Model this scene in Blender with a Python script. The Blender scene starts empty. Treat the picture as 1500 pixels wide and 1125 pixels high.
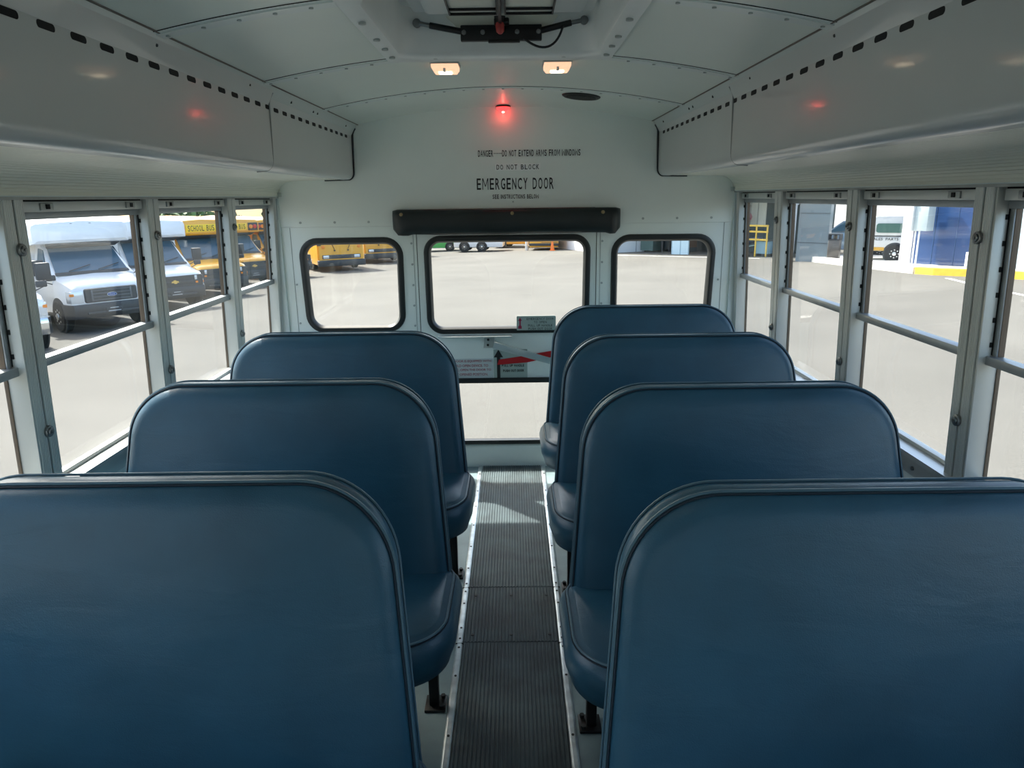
import bpy, bmesh, math, random
from mathutils import Vector, Matrix
random.seed(7)
sc = bpy.context.scene
COL = sc.collection
PI = math.pi

# ------------------------------------------------------------------ materials
MATS = {}
def mat(name, col, rough=.5, metal=0., var=.0, vscale=8., bump=0., bscale=60., coat=0., coat_r=.1, spec=.5, emit=None, es=0., stretch=None, rvar=0.):
    if name in MATS: return MATS[name]
    m = bpy.data.materials.new(name); m.use_nodes = True
    nt = m.node_tree; b = nt.nodes['Principled BSDF']
    b.inputs['Base Color'].default_value = (*col, 1)
    b.inputs['Roughness'].default_value = rough
    b.inputs['Metallic'].default_value = metal
    b.inputs['Coat Weight'].default_value = coat
    b.inputs['Coat Roughness'].default_value = coat_r
    b.inputs['Specular IOR Level'].default_value = spec
    if emit:
        b.inputs['Emission Color'].default_value = (*emit, 1); b.inputs['Emission Strength'].default_value = es
    tc = nt.nodes.new('ShaderNodeTexCoord')
    src = tc.outputs['Object']
    if stretch:
        mp = nt.nodes.new('ShaderNodeMapping'); mp.inputs['Scale'].default_value = stretch
        nt.links.new(src, mp.inputs['Vector']); src = mp.outputs['Vector']
    if var > 0 or rvar > 0:
        n = nt.nodes.new('ShaderNodeTexNoise'); n.inputs['Scale'].default_value = vscale; n.inputs['Detail'].default_value = 5
        nt.links.new(src, n.inputs['Vector'])
        if var > 0:
            r = nt.nodes.new('ShaderNodeValToRGB')
            r.color_ramp.elements[0].position = .3; r.color_ramp.elements[1].position = .7
            r.color_ramp.elements[0].color = (*[c * (1 - var) for c in col], 1)
            r.color_ramp.elements[1].color = (*[min(1, c * (1 + var)) for c in col], 1)
            nt.links.new(n.outputs['Fac'], r.inputs['Fac']); nt.links.new(r.outputs['Color'], b.inputs['Base Color'])
        if rvar > 0:
            q = nt.nodes.new('ShaderNodeMapRange'); q.inputs['To Min'].default_value = rough - rvar; q.inputs['To Max'].default_value = rough + rvar
            nt.links.new(n.outputs['Fac'], q.inputs['Value']); nt.links.new(q.outputs['Result'], b.inputs['Roughness'])
    if bump > 0:
        n2 = nt.nodes.new('ShaderNodeTexNoise'); n2.inputs['Scale'].default_value = bscale; n2.inputs['Detail'].default_value = 3
        bp = nt.nodes.new('ShaderNodeBump'); bp.inputs['Strength'].default_value = bump; bp.inputs['Distance'].default_value = .002
        nt.links.new(src, n2.inputs['Vector']); nt.links.new(n2.outputs['Fac'], bp.inputs['Height']); nt.links.new(bp.outputs['Normal'], b.inputs['Normal'])
    MATS[name] = m
    return m

def glass_mat(name, tint, refl=1.0, dirt=.02):
    m = bpy.data.materials.new(name); m.use_nodes = True; nt = m.node_tree
    for n in list(nt.nodes): nt.nodes.remove(n)
    out = nt.nodes.new('ShaderNodeOutputMaterial')
    tr = nt.nodes.new('ShaderNodeBsdfTransparent'); tr.inputs['Color'].default_value = (*tint, 1)
    gl = nt.nodes.new('ShaderNodeBsdfGlossy'); gl.inputs['Roughness'].default_value = .02
    df = nt.nodes.new('ShaderNodeBsdfDiffuse'); df.inputs['Color'].default_value = (.7, .7, .68, 1)
    lw = nt.nodes.new('ShaderNodeLayerWeight'); lw.inputs['Blend'].default_value = .5      # thin-pane Schlick reflectance
    pw = nt.nodes.new('ShaderNodeMath'); pw.operation = 'POWER'; pw.inputs[1].default_value = 5
    mu = nt.nodes.new('ShaderNodeMath'); mu.operation = 'MULTIPLY_ADD'; mu.inputs[1].default_value = .96*refl; mu.inputs[2].default_value = .04*refl
    m1 = nt.nodes.new('ShaderNodeMixShader'); m2 = nt.nodes.new('ShaderNodeMixShader')
    tc = nt.nodes.new('ShaderNodeTexCoord'); no = nt.nodes.new('ShaderNodeTexNoise'); no.inputs['Scale'].default_value = 3.5; no.inputs['Detail'].default_value = 6
    mr = nt.nodes.new('ShaderNodeMapRange'); mr.inputs['From Min'].default_value = .45; mr.inputs['From Max'].default_value = .8; mr.inputs['To Min'].default_value = dirt * .4; mr.inputs['To Max'].default_value = dirt * 3
    nt.links.new(tc.outputs['Object'], no.inputs['Vector']); nt.links.new(no.outputs['Fac'], mr.inputs['Value'])
    nt.links.new(lw.outputs['Facing'], pw.inputs[0]); nt.links.new(pw.outputs[0], mu.inputs[0]); nt.links.new(mu.outputs[0], m1.inputs['Fac'])
    nt.links.new(tr.outputs[0], m1.inputs[1]); nt.links.new(gl.outputs[0], m1.inputs[2])
    nt.links.new(mr.outputs['Result'], m2.inputs['Fac']); nt.links.new(m1.outputs[0], m2.inputs[1]); nt.links.new(df.outputs[0], m2.inputs[2])
    nt.links.new(m2.outputs[0], out.inputs['Surface'])
    MATS[name] = m
    return m

VINYL = mat('seat_vinyl', (.023, .091, .146), .36, var=.16, vscale=5, bump=.22, bscale=420, rvar=.06, spec=.55)
def _creases():
    nt = VINYL.node_tree; b = nt.nodes['Principled BSDF']; bp0 = [l for l in nt.links if l.to_socket == b.inputs['Normal']][0].from_node
    tc = nt.nodes.new('ShaderNodeTexCoord'); mp = nt.nodes.new('ShaderNodeMapping'); mp.inputs['Scale'].default_value = (2.2, 4, 7)
    n = nt.nodes.new('ShaderNodeTexNoise'); n.inputs['Scale'].default_value = 2.4; n.inputs['Detail'].default_value = 4; n.inputs['Distortion'].default_value = .6
    bp = nt.nodes.new('ShaderNodeBump'); bp.inputs['Strength'].default_value = .22; bp.inputs['Distance'].default_value = .010
    nt.links.new(tc.outputs['Object'], mp.inputs['Vector']); nt.links.new(mp.outputs[0], n.inputs['Vector']); nt.links.new(n.outputs['Fac'], bp.inputs['Height'])
    nt.links.new(bp.outputs['Normal'], bp0.inputs['Normal'])
_creases()
VINYL_P = mat('seat_piping', (.075, .145, .19), .36, bump=.1)
SEAM = mat('seam_thread', (.008, .02, .035), .7)
BLACKMETAL = mat('black_steel', (.012, .012, .013), .45, .3)
ALU = mat('brushed_aluminium', (.66, .68, .655), .42, .40, var=.012, vscale=30, stretch=(1, 1, .05), rvar=.06)
ALU_L = mat('brushed_aluminium_long', (.55, .58, .58), .36, .6, var=.12, vscale=30, stretch=(1, .05, 1), rvar=.08)
ALU_D = mat('dull_aluminium', (.40, .42, .41), .45, .8, var=.12, vscale=14)
RAILM = mat('aisle_rail_aluminium', (.62, .68, .70), .40, .75, var=.22, vscale=25, rvar=.1)
WHITE = mat('interior_white_paint', (.85, .90, .855), .34, var=.03, vscale=2.5, coat=.25, coat_r=.12)
CEIL = mat('ceiling_white_paint', (.80, .86, .79), .36, var=.04, vscale=2, coat=.2, coat_r=.15)
CEILJ = mat('ceiling_rib_paint', (.80, .86, .83), .34, var=.03, vscale=6, coat=.25)
DUCT = mat('duct_grey_paint', (.58, .60, .59), .34, var=.03, vscale=1.5, coat=.38, coat_r=.07)
CREAM = mat('cream_ribbed_panel', (.76, .77, .68), .45, var=.03, vscale=3)
RUBBER = mat('window_rubber', (.010, .013, .013), .42, bump=.05)
DARK = mat('dark_gap', (.004, .005, .006), .8)
BLACKTRIM = mat('black_trim', (.008, .014, .018), .4)
FLOORM = mat('floor_vinyl', (.24, .33, .35), .5, var=.18, vscale=7, bump=.1, bscale=150)
MATM = mat('ribbed_rubber', (.075, .105, .115), .65, var=.35, vscale=9, bump=.1, bscale=300, rvar=.1)
SCREW = mat('screw_steel', (.25, .26, .26), .35, .9)
SCREWD = mat('dark_screw', (.03, .035, .035), .5, .5)
SCREWW = mat('painted_screw', (.42, .46, .44), .4)
VBLACK = mat('black_vinyl', (.010, .016, .017), .40, var=.2, vscale=9, bump=.3, bscale=120)
BRASS = mat('snap_brass', (.35, .27, .15), .35, .9)
RED = mat('red_plastic', (.45, .045, .04), .4)
REDTAPE = mat('red_tape', (.50, .01, .015), .4)
INK = mat('black_lettering', (.012, .014, .014), .5)
REDINK = mat('red_lettering', (.42, .10, .13), .5)
LABELW = mat('label_white', (.93, .95, .93), .3)
LABELG = mat('label_grey', (.42, .50, .46), .35, .2)
OFFW = mat('hatch_white_plastic', (.82, .85, .83), .38, var=.04, vscale=5, coat=.2)
SPEAK = mat('speaker_grille', (.02, .022, .022), .5)
GLASS = glass_mat('window_glass', (.985, .995, .985), refl=.7)
GLASSR = glass_mat('rear_window_glass', (.975, .985, .97), refl=.7, dirt=.008)

# ------------------------------------------------------------------ mesh helpers
class MB:
    def __init__(s): s.bm = bmesh.new()
    def _merge(s, t, bev=0, seg=2):
        if bev > 0:
            bmesh.ops.bevel(t, geom=list(t.edges), offset=bev, segments=seg, profile=.5, affect='EDGES', clamp_overlap=True)
        me = bpy.data.meshes.new('tmp'); t.to_mesh(me); t.free(); s.bm.from_mesh(me); bpy.data.meshes.remove(me)
        return s
    def box(s, x0, x1, y0, y1, z0, z1, bev=0, seg=2, rot=None, about=None):
        t = bmesh.new()
        vs = [t.verts.new((x, y, z)) for x in (x0, x1) for y in (y0, y1) for z in (z0, z1)]
        for f in ((0,1,3,2),(4,6,7,5),(0,4,5,1),(2,3,7,6),(0,2,6,4),(1,5,7,3)): t.faces.new([vs[i] for i in f])
        bmesh.ops.recalc_face_normals(t, faces=list(t.faces))
        if rot:
            c = Vector(about) if about else Vector(((x0+x1)/2, (y0+y1)/2, (z0+z1)/2))
            bmesh.ops.rotate(t, verts=list(t.verts), cent=c, matrix=rot)
        return s._merge(t, bev, seg)
    def loft(s, rings, cap=True, close=True, bev=0):
        t = bmesh.new(); R = [[t.verts.new(p) for p in r] for r in rings]
        n = len(R[0])
        for a, b in zip(R, R[1:]):
            for i in range(n if close else n - 1):
                j = (i + 1) % n
                t.faces.new((a[i], a[j], b[j], b[i]))
        if cap and close:
            t.faces.new(R[0]); t.faces.new(R[-1])
        bmesh.ops.recalc_face_normals(t, faces=list(t.faces))
        return s._merge(t, bev)
    def prism(s, prof, axis, a, b, bev=0):
        # prof: 2D points; axis 'x': (y,z) 'y': (x,z) 'z': (x,y)
        f = {'x': lambda p, w: (w, p[0], p[1]), 'y': lambda p, w: (p[0], w, p[1]), 'z': lambda p, w: (p[0], p[1], w)}[axis]
        return s.loft([[f(p, a) for p in prof], [f(p, b) for p in prof]], bev=bev)
    def cyl(s, c, r, L, axis='z', seg=16, r2=None, bev=0):
        r2 = r if r2 is None else r2
        rings = []
        for w, rr in ((-L/2, r), (L/2, r2)):
            ring = []
            for i in range(seg):
                a = 2*PI*i/seg; u, v = rr*math.cos(a), rr*math.sin(a)
                ring.append({'z': (c[0]+u, c[1]+v, c[2]+w), 'x': (c[0]+w, c[1]+u, c[2]+v), 'y': (c[0]+u, c[1]+w, c[2]+v)}[axis])
            rings.append(ring)
        return s.loft(rings, bev=bev)
    def tube(s, path, r, seg=8, closed=False):
        P = [Vector(p) for p in path]; rings = []; n = len(P); up = Vector((0, 0, 1)); prev = None
        for i in range(n):
            if closed: d = (P[(i+1) % n] - P[i-1]).normalized()
            else: d = (P[min(i+1, n-1)] - P[max(i-1, 0)]).normalized()
            if prev is None:
                u = d.cross(up)
                if u.length < 1e-3: u = d.cross(Vector((1, 0, 0)))
            else:
                u = prev - d * prev.dot(d)
            u.normalize(); prev = u; v = d.cross(u)
            rr = r[i] if isinstance(r, (list, tuple)) else r
            rings.append([P[i] + (u*math.cos(2*PI*k/seg) + v*math.sin(2*PI*k/seg))*rr for k in range(seg)])
        if closed: rings.append(rings[0]); return s.loft(rings, cap=False)
        return s.loft(rings)
    def mesh(s, me, M=None):
        t = bmesh.new(); t.from_mesh(me)
        if M: bmesh.ops.transform(t, matrix=M, verts=list(t.verts))
        return s._merge(t)
    def done(s, name, m, parent=None, smooth=40):
        bmesh.ops.remove_doubles(s.bm, verts=list(s.bm.verts), dist=1e-6)
        me = bpy.data.meshes.new(name); s.bm.to_mesh(me); s.bm.free()
        me.materials.append(m)
        if smooth:
            for p in me.polygons: p.use_smooth = True
            me.set_sharp_from_angle(angle=math.radians(smooth))
        o = bpy.data.objects.new(name, me); COL.objects.link(o)
        if parent: o.parent = parent
        return o

def empty(name, loc=(0, 0, 0), rz=0):
    o = bpy.data.objects.new(name, None); COL.objects.link(o); o.location = loc; o.rotation_euler = (0, 0, rz)
    o.empty_display_size = .1
    return o
def tag(o, label=None, cat=None, group=None, kind=None):
    if label: o['label'] = label
    if cat: o['category'] = cat
    if group: o['group'] = group
    if kind: o['kind'] = kind
    return o
def thing(name, label, cat, loc=(0, 0, 0), rz=0, group=None): return tag(empty(name, loc, rz), label, cat, group)
def struct(o): o['kind'] = 'structure'; return o
def copy_tree(o, parent=None):
    c = o.copy(); COL.objects.link(c)
    if parent: c.parent = parent
    for ch in list(o.children): copy_tree(ch, c)
    return c

def rrect(u0, u1, v0, v1, r, n=8, taper=0):
    pts = []
    for cx, cy, a0 in ((u1-r, v1-r, 0), (u0+r, v1-r, 90), (u0+r, v0+r, 180), (u1-r, v0+r, 270)):
        for k in range(n+1):
            a = math.radians(a0 + 90*k/n); x = cx + r*math.cos(a); y = cy + r*math.sin(a)
            if taper: x += taper*(y-v0)/(v1-v0)
            pts.append((x, y))
    return pts
def plate(polys, t):
    """flat sheet with holes in the local XY plane, thickness t"""
    cu = bpy.data.curves.new('c', 'CURVE'); cu.dimensions = '2D'; cu.fill_mode = 'BOTH'; cu.extrude = t/2
    for P in polys:
        sp = cu.splines.new('POLY'); sp.points.add(len(P)-1)
        for q, p in zip(sp.points, P): q.co = (p[0], p[1], 0, 1)
        sp.use_cyclic_u = True
    o = bpy.data.objects.new('c', cu); COL.objects.link(o)
    dg = bpy.context.evaluated_depsgraph_get(); me = bpy.data.meshes.new_from_object(o.evaluated_get(dg))
    bpy.data.objects.remove(o); bpy.data.curves.remove(cu)
    return me
# local XY plane -> world XZ plane at given Y, front facing -Y
def XZ(y): return Matrix(((1, 0, 0, 0), (0, 0, -1, y), (0, 1, 0, 0), (0, 0, 0, 1)))
def text_mesh(s, w, h, t=.0006, bold=0, spacing=1.0, align='CENTER'):
    cu = bpy.data.curves.new('t', 'FONT'); cu.body = s; cu.extrude = .01; cu.offset = bold; cu.space_character = spacing; cu.resolution_u = 3; cu.align_x = align
    o = bpy.data.objects.new('t', cu); COL.objects.link(o)
    dg = bpy.context.evaluated_depsgraph_get(); me = bpy.data.meshes.new_from_object(o.evaluated_get(dg))
    bpy.data.objects.remove(o); bpy.data.curves.remove(cu)
    xs = [v.co.x for v in me.vertices]; ys = [v.co.y for v in me.vertices]
    x0, x1, y0, y1 = min(xs), max(xs), min(ys), max(ys)
    for v in me.vertices:
        v.co.x = ((v.co.x - x0)/(x1-x0) - .5)*w; v.co.y = ((v.co.y - y0)/(y1-y0) - .5)*h; v.co.z = v.co.z/.01*t/2
    return me
WID = {'I': .35, 'M': 1.45, 'W': 1.5, '-': .55, ' ': .55, '.': .35}
def text_cells(s, w, h, t=.0006, bold=0, gap=.28):
    """condensed sign lettering: every letter fitted to an equal cell"""
    tot = sum(WID.get(c, 1) for c in s) + gap*(len(s)-1); unit = w/tot; x = -w/2; m = MB()
    for c in s:
        cw = WID.get(c, 1)*unit
        if c in 'MW':
            k = unit*.17; f = 1 if c == 'M' else -1; H2 = h/2
            for u in (x, x+cw-k): m.box(u, u+k, -H2, H2, -t/2, t/2)
            mid = x+cw/2
            for sg in (-1, 1):
                P_ = [(mid+sg*(cw/2-k*.2), f*H2), (mid+sg*(cw/2-k*1.35), f*H2), (mid-sg*k*.35, -f*H2*.45), (mid+sg*k*.55, -f*H2*.45)]
                m.loft([[(a_, b_, z_) for a_, b_ in P_] for z_ in (-t/2, t/2)])
        elif c not in ' -':
            m.mesh(text_mesh(c, cw, h, t=t, bold=bold), Matrix.Translation((x+cw/2, 0, 0)))
        elif c == '-': m.box(x, x+cw, -h*.05, h*.05, -t/2, t/2)
        x += cw + gap*unit
    me = bpy.data.meshes.new('cells'); m.bm.to_mesh(me); m.bm.free(); return me
def text_obj(name, s, w, h, M, m, parent=None, **k):
    cells = k.pop('cells', False)
    if cells: k.pop('spacing', None)
    return MB().mesh((text_cells if cells else text_mesh)(s, w, h, **k), M).done(name, m, parent, smooth=0)

# ------------------------------------------------------------------ bus shell
RW = 3.64      # rear wall
YF = -3.4      # bus front
def xin(z): return 1.165 - .036*(z - .71)

# floor
fl = struct(MB().box(-1.19, 1.19, YF, RW+.05, -.06, 0).done('floor', FLOORM, smooth=0))
tag(fl, 'grey-blue vinyl bus floor under the seats')

# side walls
JY = [3.06, 2.39, 1.72, 1.05, .38]
PIL = [-.29, -.96, -1.63, -2.3, -2.97, -3.64]
LOWP = mat('side_wall_paint', (.70, .78, .78), .36, var=.04, vscale=3, coat=.2)
for s, side in ((-1, 'left'), (1, 'right')):
    w = MB()
    # lower wall panel, lean profile, thick to the outer skin
    w.prism([(s*1.185, 0), (s*1.172, .688), (s*1.24, .688), (s*1.25, -.45), (s*1.20, -.45)], 'y', YF, RW+.08)
    # header above the windows
    w.prism([(s*1.1245, 1.435), (s*1.1245, 1.50), (s*1.25, 1.50), (s*1.22, 1.435)], 'y', YF, RW+.08)
    w.prism([(s*1.165, .68), (s*1.135, 1.45), (s*1.205, 1.45), (s*1.23, .68)], 'y', YF, -.22)  # unseen front sides left windowless so the nearest seats stay darker
    w.box(min(s*1.13, s*1.205), max(s*1.13, s*1.205), RW-.015, RW+.08, .6, 1.5)
    wall = struct(w.done('wall_'+side, LOWP, smooth=0))
    # aluminium sill with screws
    MB().prism([(s*1.150, .688), (s*1.150, .702), (s*1.222, .706), (s*1.222, .688)], 'y', -.6, RW-.016).prism([(s*1.158, .640), (s*1.153, .690), (s*1.176, .690), (s*1.178, .640)], 'y', -.6, RW-.016).done('sill', ALU_L, wall)
    b = MB()
    for k in range(12): b.cyl((s*1.154, .2+k*.28, .664), .006, .006, 'x', 8)
    b.done('screw', SCREW, wall)
    # dark curtain track above the windows
    MB().box(min(s*1.128, s*1.15), max(s*1.128, s*1.15), -.6, RW-.002, 1.428, 1.440).done('header_rail', ALU_D, wall, smooth=0)
    # pillars
    def pillar(y, w0, w1, knobs=True):
        m = MB(); z0, z1 = .700, 1.432
        def strip(a, b):
            n = 5; prof = [(a, .057), (a, .004)]
            for k in range(n):
                u = a + (b-a)*(k+.12)/n; v = a + (b-a)*(k+.88)/n
                prof += [(u, .0009), (u+.0008, 0), (v-.0008, 0), (v, .0009)]
            prof += [(b, .004), (b, .057)]
            m.loft([[(s*(xin(z)+d), yy, z) for yy, d in prof] for z in (z0, z1)])
        strip(y-w0, y-.0032); strip(y+.0032, y+w1)
        p = m.done('pillar', ALU, wall)
        MB().loft([[(s*(xin(z)+d), yy, z) for yy, d in ((y-.0034, .006), (y+.0034, .006), (y+.0034, .05), (y-.0034, .05))] for z in (z0, z1)]).done('joint', DARK, p)
        if knobs:
            for z in (1.312, .857):
                x = s*xin(z)
                MB().cyl((x-s*.004, y, z), .015, .008, 'x', 20, bev=.0015).cyl((x-s*.009, y, z), .0095, .006, 'x', 20, bev=.001).cyl((x-s*.0125, y, z), .004, .004, 'x', 6).done('bolt', SCREW, p)
        return p
    for y in JY: pillar(y + (0 if s < 0 else .004), .036, .036)
    pillar(RW-.030, .012, .014, False)

# window units (visible bays)
SASHM = mat('sash_aluminium', (.42, .45, .47), .40, .5, var=.06, vscale=20)
BRONZE = mat('bronze_bead', (.16, .11, .07), .5)
nwin = 0
for s in (-1, 1):
    edges = JY[::-1] + [RW-.0]
    for i in range(len(edges)-1):
        a, b = edges[i]+.036, edges[i+1]-.036
        if i == len(edges)-2: b = RW-.040
        nwin += 1
        wd = tag(empty('window_%d' % nwin, (0, 0, 0)), kind='structure')
        X = lambda d, z: s*(xin(z)+d)
        def bar(m, ya, yb, z0, z1, d0, d1, bev=.0015):
            m.loft([[(X(d0, z), yy, z) if q == 0 else (X(d1, z), yy, z) for q, yy in ((0, ya), (0, yb), (1, yb), (1, ya))] for z in (z0, z1)], bev=bev)
        f = MB()
        bar(f, a, a+.010, .702, 1.428, .018, .058); bar(f, b-.006, b+.001, .702, 1.428, .002, .058)
        bar(f, a+.012, b-.014, .702, .716, .028, .05); bar(f, a+.012, b-.014, 1.398, 1.424, .012, .055)
        f.done('frame', ALU, wd)
        g = MB()
        bar(g, a+.012, b-.014, 1.424, 1.4285, .016, .05, 0)
        g.done('track_slot', DARK, wd)
        u = MB()
        bar(u, a+.010, a+.022, 1.03, 1.398, .034, .050); bar(u, b-.022, b-.006, 1.03, 1.398, .034, .050)
        bar(u, a+.010, b-.006, 1.380, 1.3975, .028, .050)
        bar(u, a+.002, b-.002, 1.012, 1.034, .020, .052)
        u.done('sash', SASHM, wd)
        gb = MB()
        bar(gb, b-.0235, b-.0215, 1.034, 1.382, .038, .052, 0); bar(gb, b-.0085, b-.0055, .716, 1.012, .050, .059, 0)
        gb.done('glazing_bead', BRONZE, wd)
        h = MB()
        bar(h, b-.0075, b-.0055, 1.036, 1.396, .0315, .0335, 0)
        for k in range(6): bar(h, b-.0085, b-.0055, 1.055+k*.060, 1.067+k*.060, .0255, .030, 0)
        h.done('latch_hole', DARK, wd)
        for yy in (a+.075, b-.115):
            t = MB(); bar(t, yy, yy+.05, 1.402, 1.420, .007, .014); t.done('latch', ALU_D, wd)
            t = MB(); bar(t, yy+.018, yy+.032, 1.405, 1.417, .0045, .008, 0); t.done('latch_grip', DARK, wd)
        gl = MB(); bar(gl, a+.020, b-.020, 1.03, 1.382, .043, .045, 0); gl.done('pane', GLASS, wd)
        gl = MB(); bar(gl, a+.009, b-.005, .714, 1.014, .052, .054, 0); gl.done('pane', GLASS, wd)

# ceiling ------------------------------------------------------------
def zc(x): return 1.841 - .074*(x/.71)**2
ribs = [3.03, 2.335, 1.665, .995, .325, -.345, -1.015, -1.685, -2.355, -3.025]
def arc_strip(m, y0, y1, x0, x1, off0, off1, n=28):
    """closed slab following the ceiling arc between offsets off0 (low) and off1 (high)"""
    rings = []
    for k in range(n+1):
        x = x0 + (x1-x0)*k/n
        rings.append([(x, y0, zc(x)+off0), (x, y1, zc(x)+off0), (x, y1, zc(x)+off1), (x, y0, zc(x)+off1)])
    m.loft(rings)
HY0, HY1, HX = 1.60, 2.262, .285
m = MB()
arc_strip(m, HY1, RW+.05, -.80, .80, 0, .02)
arc_strip(m, YF, HY0, -.80, .80, 0, .02)
arc_strip(m, HY0, HY1, -.80, -HX, 0, .02, 14); arc_strip(m, HY0, HY1, HX, .80, 0, .02, 14)
ceil = struct(m.done('ceiling', CEIL))
# outer roof skin (keeps daylight out)
for (a, b, c, d) in ((YF, HY0-.05, -1, 1), (HY1+.05, RW+.08, -1, 1), (HY0-.05, HY1+.05, -1, -.5), (HY0-.05, HY1+.05, .5, 1)):
    prof = []
    for k in range(13):
        u = c + (d-c)*k/12; prof.append((u*1.26, 2.02 - .12*abs(u)**2 - (.42*max(0, abs(u)-.8)/.2 if abs(u) > .8 else 0)))
    MB().loft([[(x, y, z) for x, z in prof] + [(x, y, z+.01) for x, z in reversed(prof)] for y in (a, b)]).done('roof_skin', mat('roof_white', (.7, .7, .7), .5), ceil)
for y in ribs:
    r = MB()
    if HY0-.1 < y < HY1+.1 and y > 2.3: segs = [(-.735, .735)]
    elif 1.5 < y < 1.7: segs = [(-.735, -.337), (.337, .735)]
    else: segs = [(-.735, .735)]
    for x0, x1 in segs:
        arc_strip(r, y-.020, y+.020, x0, x1, -.004, .002, 30)
        arc_strip(r, y-.034, y-.020, x0, x1, -.0015, .002, 30)
    rb = r.done('rib', CEILJ, ceil)
    q = MB()
    for x0, x1 in segs: arc_strip(q, y-.0365, y-.034, x0, x1, -.0012, .002, 30)
    q.done('joint', DARK, rb)
    q = MB()
    for k in range(-9, 10):
        x = k*.078
        if len(segs) == 2 and abs(x) < .34: continue
        q.cyl((x, y, zc(x)-.005), .005, .003, 'z', 8)
    q.done('rivet', SCREWW, rb)

# roof hatch ----------------------------------------------------------
hx, hy = 0, (HY0+HY1)/2
hatch = thing('roof_hatch', 'white roof escape hatch with black latch bar and red knob in the ceiling', 'roof hatch', (0, hy, 1.84))
def H(p): return (p[0], p[1]-hy, p[2]-1.84)
fr = MB()
# flange following the ceiling, sloped edges, as a lofted ring of rounded rectangles
def ring(x, ya, yb, r, dz, follow=1, n=6):
    out = []
    for (u, v) in rrect(-x, x, ya, yb, r, n): out.append(H((u, v, (zc(u) if follow else 1.84)+dz)))
    return out
fr.loft([ring(.335, 1.55, 2.318, .012, .000), ring(.332, 1.555, 2.313, .012, -.010), ring(.322, 1.565, 2.303, .016, -.013), ring(.300, 1.585, 2.277, .05, -.012), ring(.286, 1.60, 2.262, .075, -.010),
         ring(.280, 1.607, 2.254, .08, .0), ring(.272, 1.617, 2.236, .09, .10, 0)], cap=False)
fr.done('frame', OFFW, hatch)
sm = MB()
for (x, y) in [(-.309, 1.80), (-.309, 1.98), (-.309, 2.10), (-.309, 2.22), (.309, 1.80), (.309, 1.98), (.309, 2.10), (.309, 2.22), (-.19, 2.288), (0, 2.288), (.19, 2.288)]:
    sm.cyl(H((x, y, zc(x)-.0145)), .009, .006, 'z', 12, bev=.0015)
sm.done('screw', SCREWW, hatch)
lid = MB()
lid.prism([(-.272, 1.60-hy), (.272, 1.60-hy), (.272, 2.25-hy), (-.272, 2.25-hy)], 'z', .10, .13)
lid.box(-.20, .235, 1.63-hy, 2.13-hy, .062, .10, bev=.012)
lid.box(-.235, -.155, 1.63-hy, 2.145-hy, .072, .10, bev=.006); lid.box(.185, .262, 1.63-hy, 2.145-hy, .072, .10, bev=.006)
ld = lid.done('lid', OFFW, hatch)
va = MB()
va.prism([(-.10, .030), (-.15, .078), (.17, .078), (.13, .030)], 'y', 2.212-hy, 2.222-hy)
for a in (-.128, .020): va.box(a, a+.125, 1.66-hy, 2.085-hy, .056, .063, bev=.003)
va.done('vent_panel', CREAM, hatch)
vb = MB()
for a in (-.130, .018):
    for yy in (2.083, 2.035, 1.90): vb.box(a, a+.129, yy-.0035-hy, yy+.0035-hy, .050, .057)
    for xx in (a, a+.126): vb.box(xx, xx+.004, 1.66-hy, 2.085-hy, .050, .057)
vb.box(.001, .009, 1.66-hy, 2.16-hy, .045, .062)
vb.done('vent_grille', BLACKMETAL, hatch)
lt = MB()
lt.box(-.108, .122, 2.190-hy, 2.206-hy, .008, .050, bev=.003)
lt.box(-.03, .06, 2.188-hy, 2.200-hy, .003, .012, bev=.002)
for a, b in (((-.105, 2.195-hy, .034), (-.195, 2.20-hy, .052)), ((.119, 2.195-hy, .034), (.205, 2.20-hy, .054))): lt.tube([a, b], .0085, 10)
lt.box(-.012, .030, 2.160-hy, 2.19-hy, .045, .062, bev=.004)
latch = lt.done('latch_bar', BLACKMETAL, hatch)
e = MB()
for a, b in (((-.19, 2.20-hy, .051), (-.225, 2.203-hy, .058)), ((.20, 2.20-hy, .053), (.235, 2.203-hy, .060))): e.tube([a, b], .006, 10)
for p in ((-.232, 2.205-hy, .059), (.242, 2.205-hy, .061)): e.cyl(p, .012, .012, 'y', 14, bev=.002)
for x in (-.098, -.045, .052, .112): e.cyl((x, 2.187-hy, .030), .0065, .006, 'y', 12, bev=.001)
e.done('bolt', SCREW, latch)
kb = MB(); kb.tube([(.004, 2.168-hy, .054), (.004, 2.165-hy, .040), (.005, 2.163-hy, .026), (.006, 2.162-hy, .020)], [.012, .0125, .011, .005], 14)
kb.done('knob', RED, latch)
kc = MB(); kc.tube([(.004, 2.166-hy, .066), (.004, 2.168-hy, .048)], [.016, .013], 12); kc.done('knob_collar', BLACKMETAL, latch)
cb = MB(); pts = []
A, B, Cc = Vector((.07, 2.188-hy, .010)), Vector((.13, 2.185-hy, -.028)), Vector((.182, 2.19-hy, .046))
for k in range(17):
    t = k/16; ang = PI*1.02*t
    x = .07 + (.182-.07)*(t**.9); z = .012 + (.044-.012)*t**2 - .030*math.sin(PI*min(1, t*1.02)); 
    pts.append((x + .018*math.sin(PI*t)*t, 2.186-hy, z))
cb.tube(pts, .0032, 8); cb.done('cable', BLACKMETAL, hatch)

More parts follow.
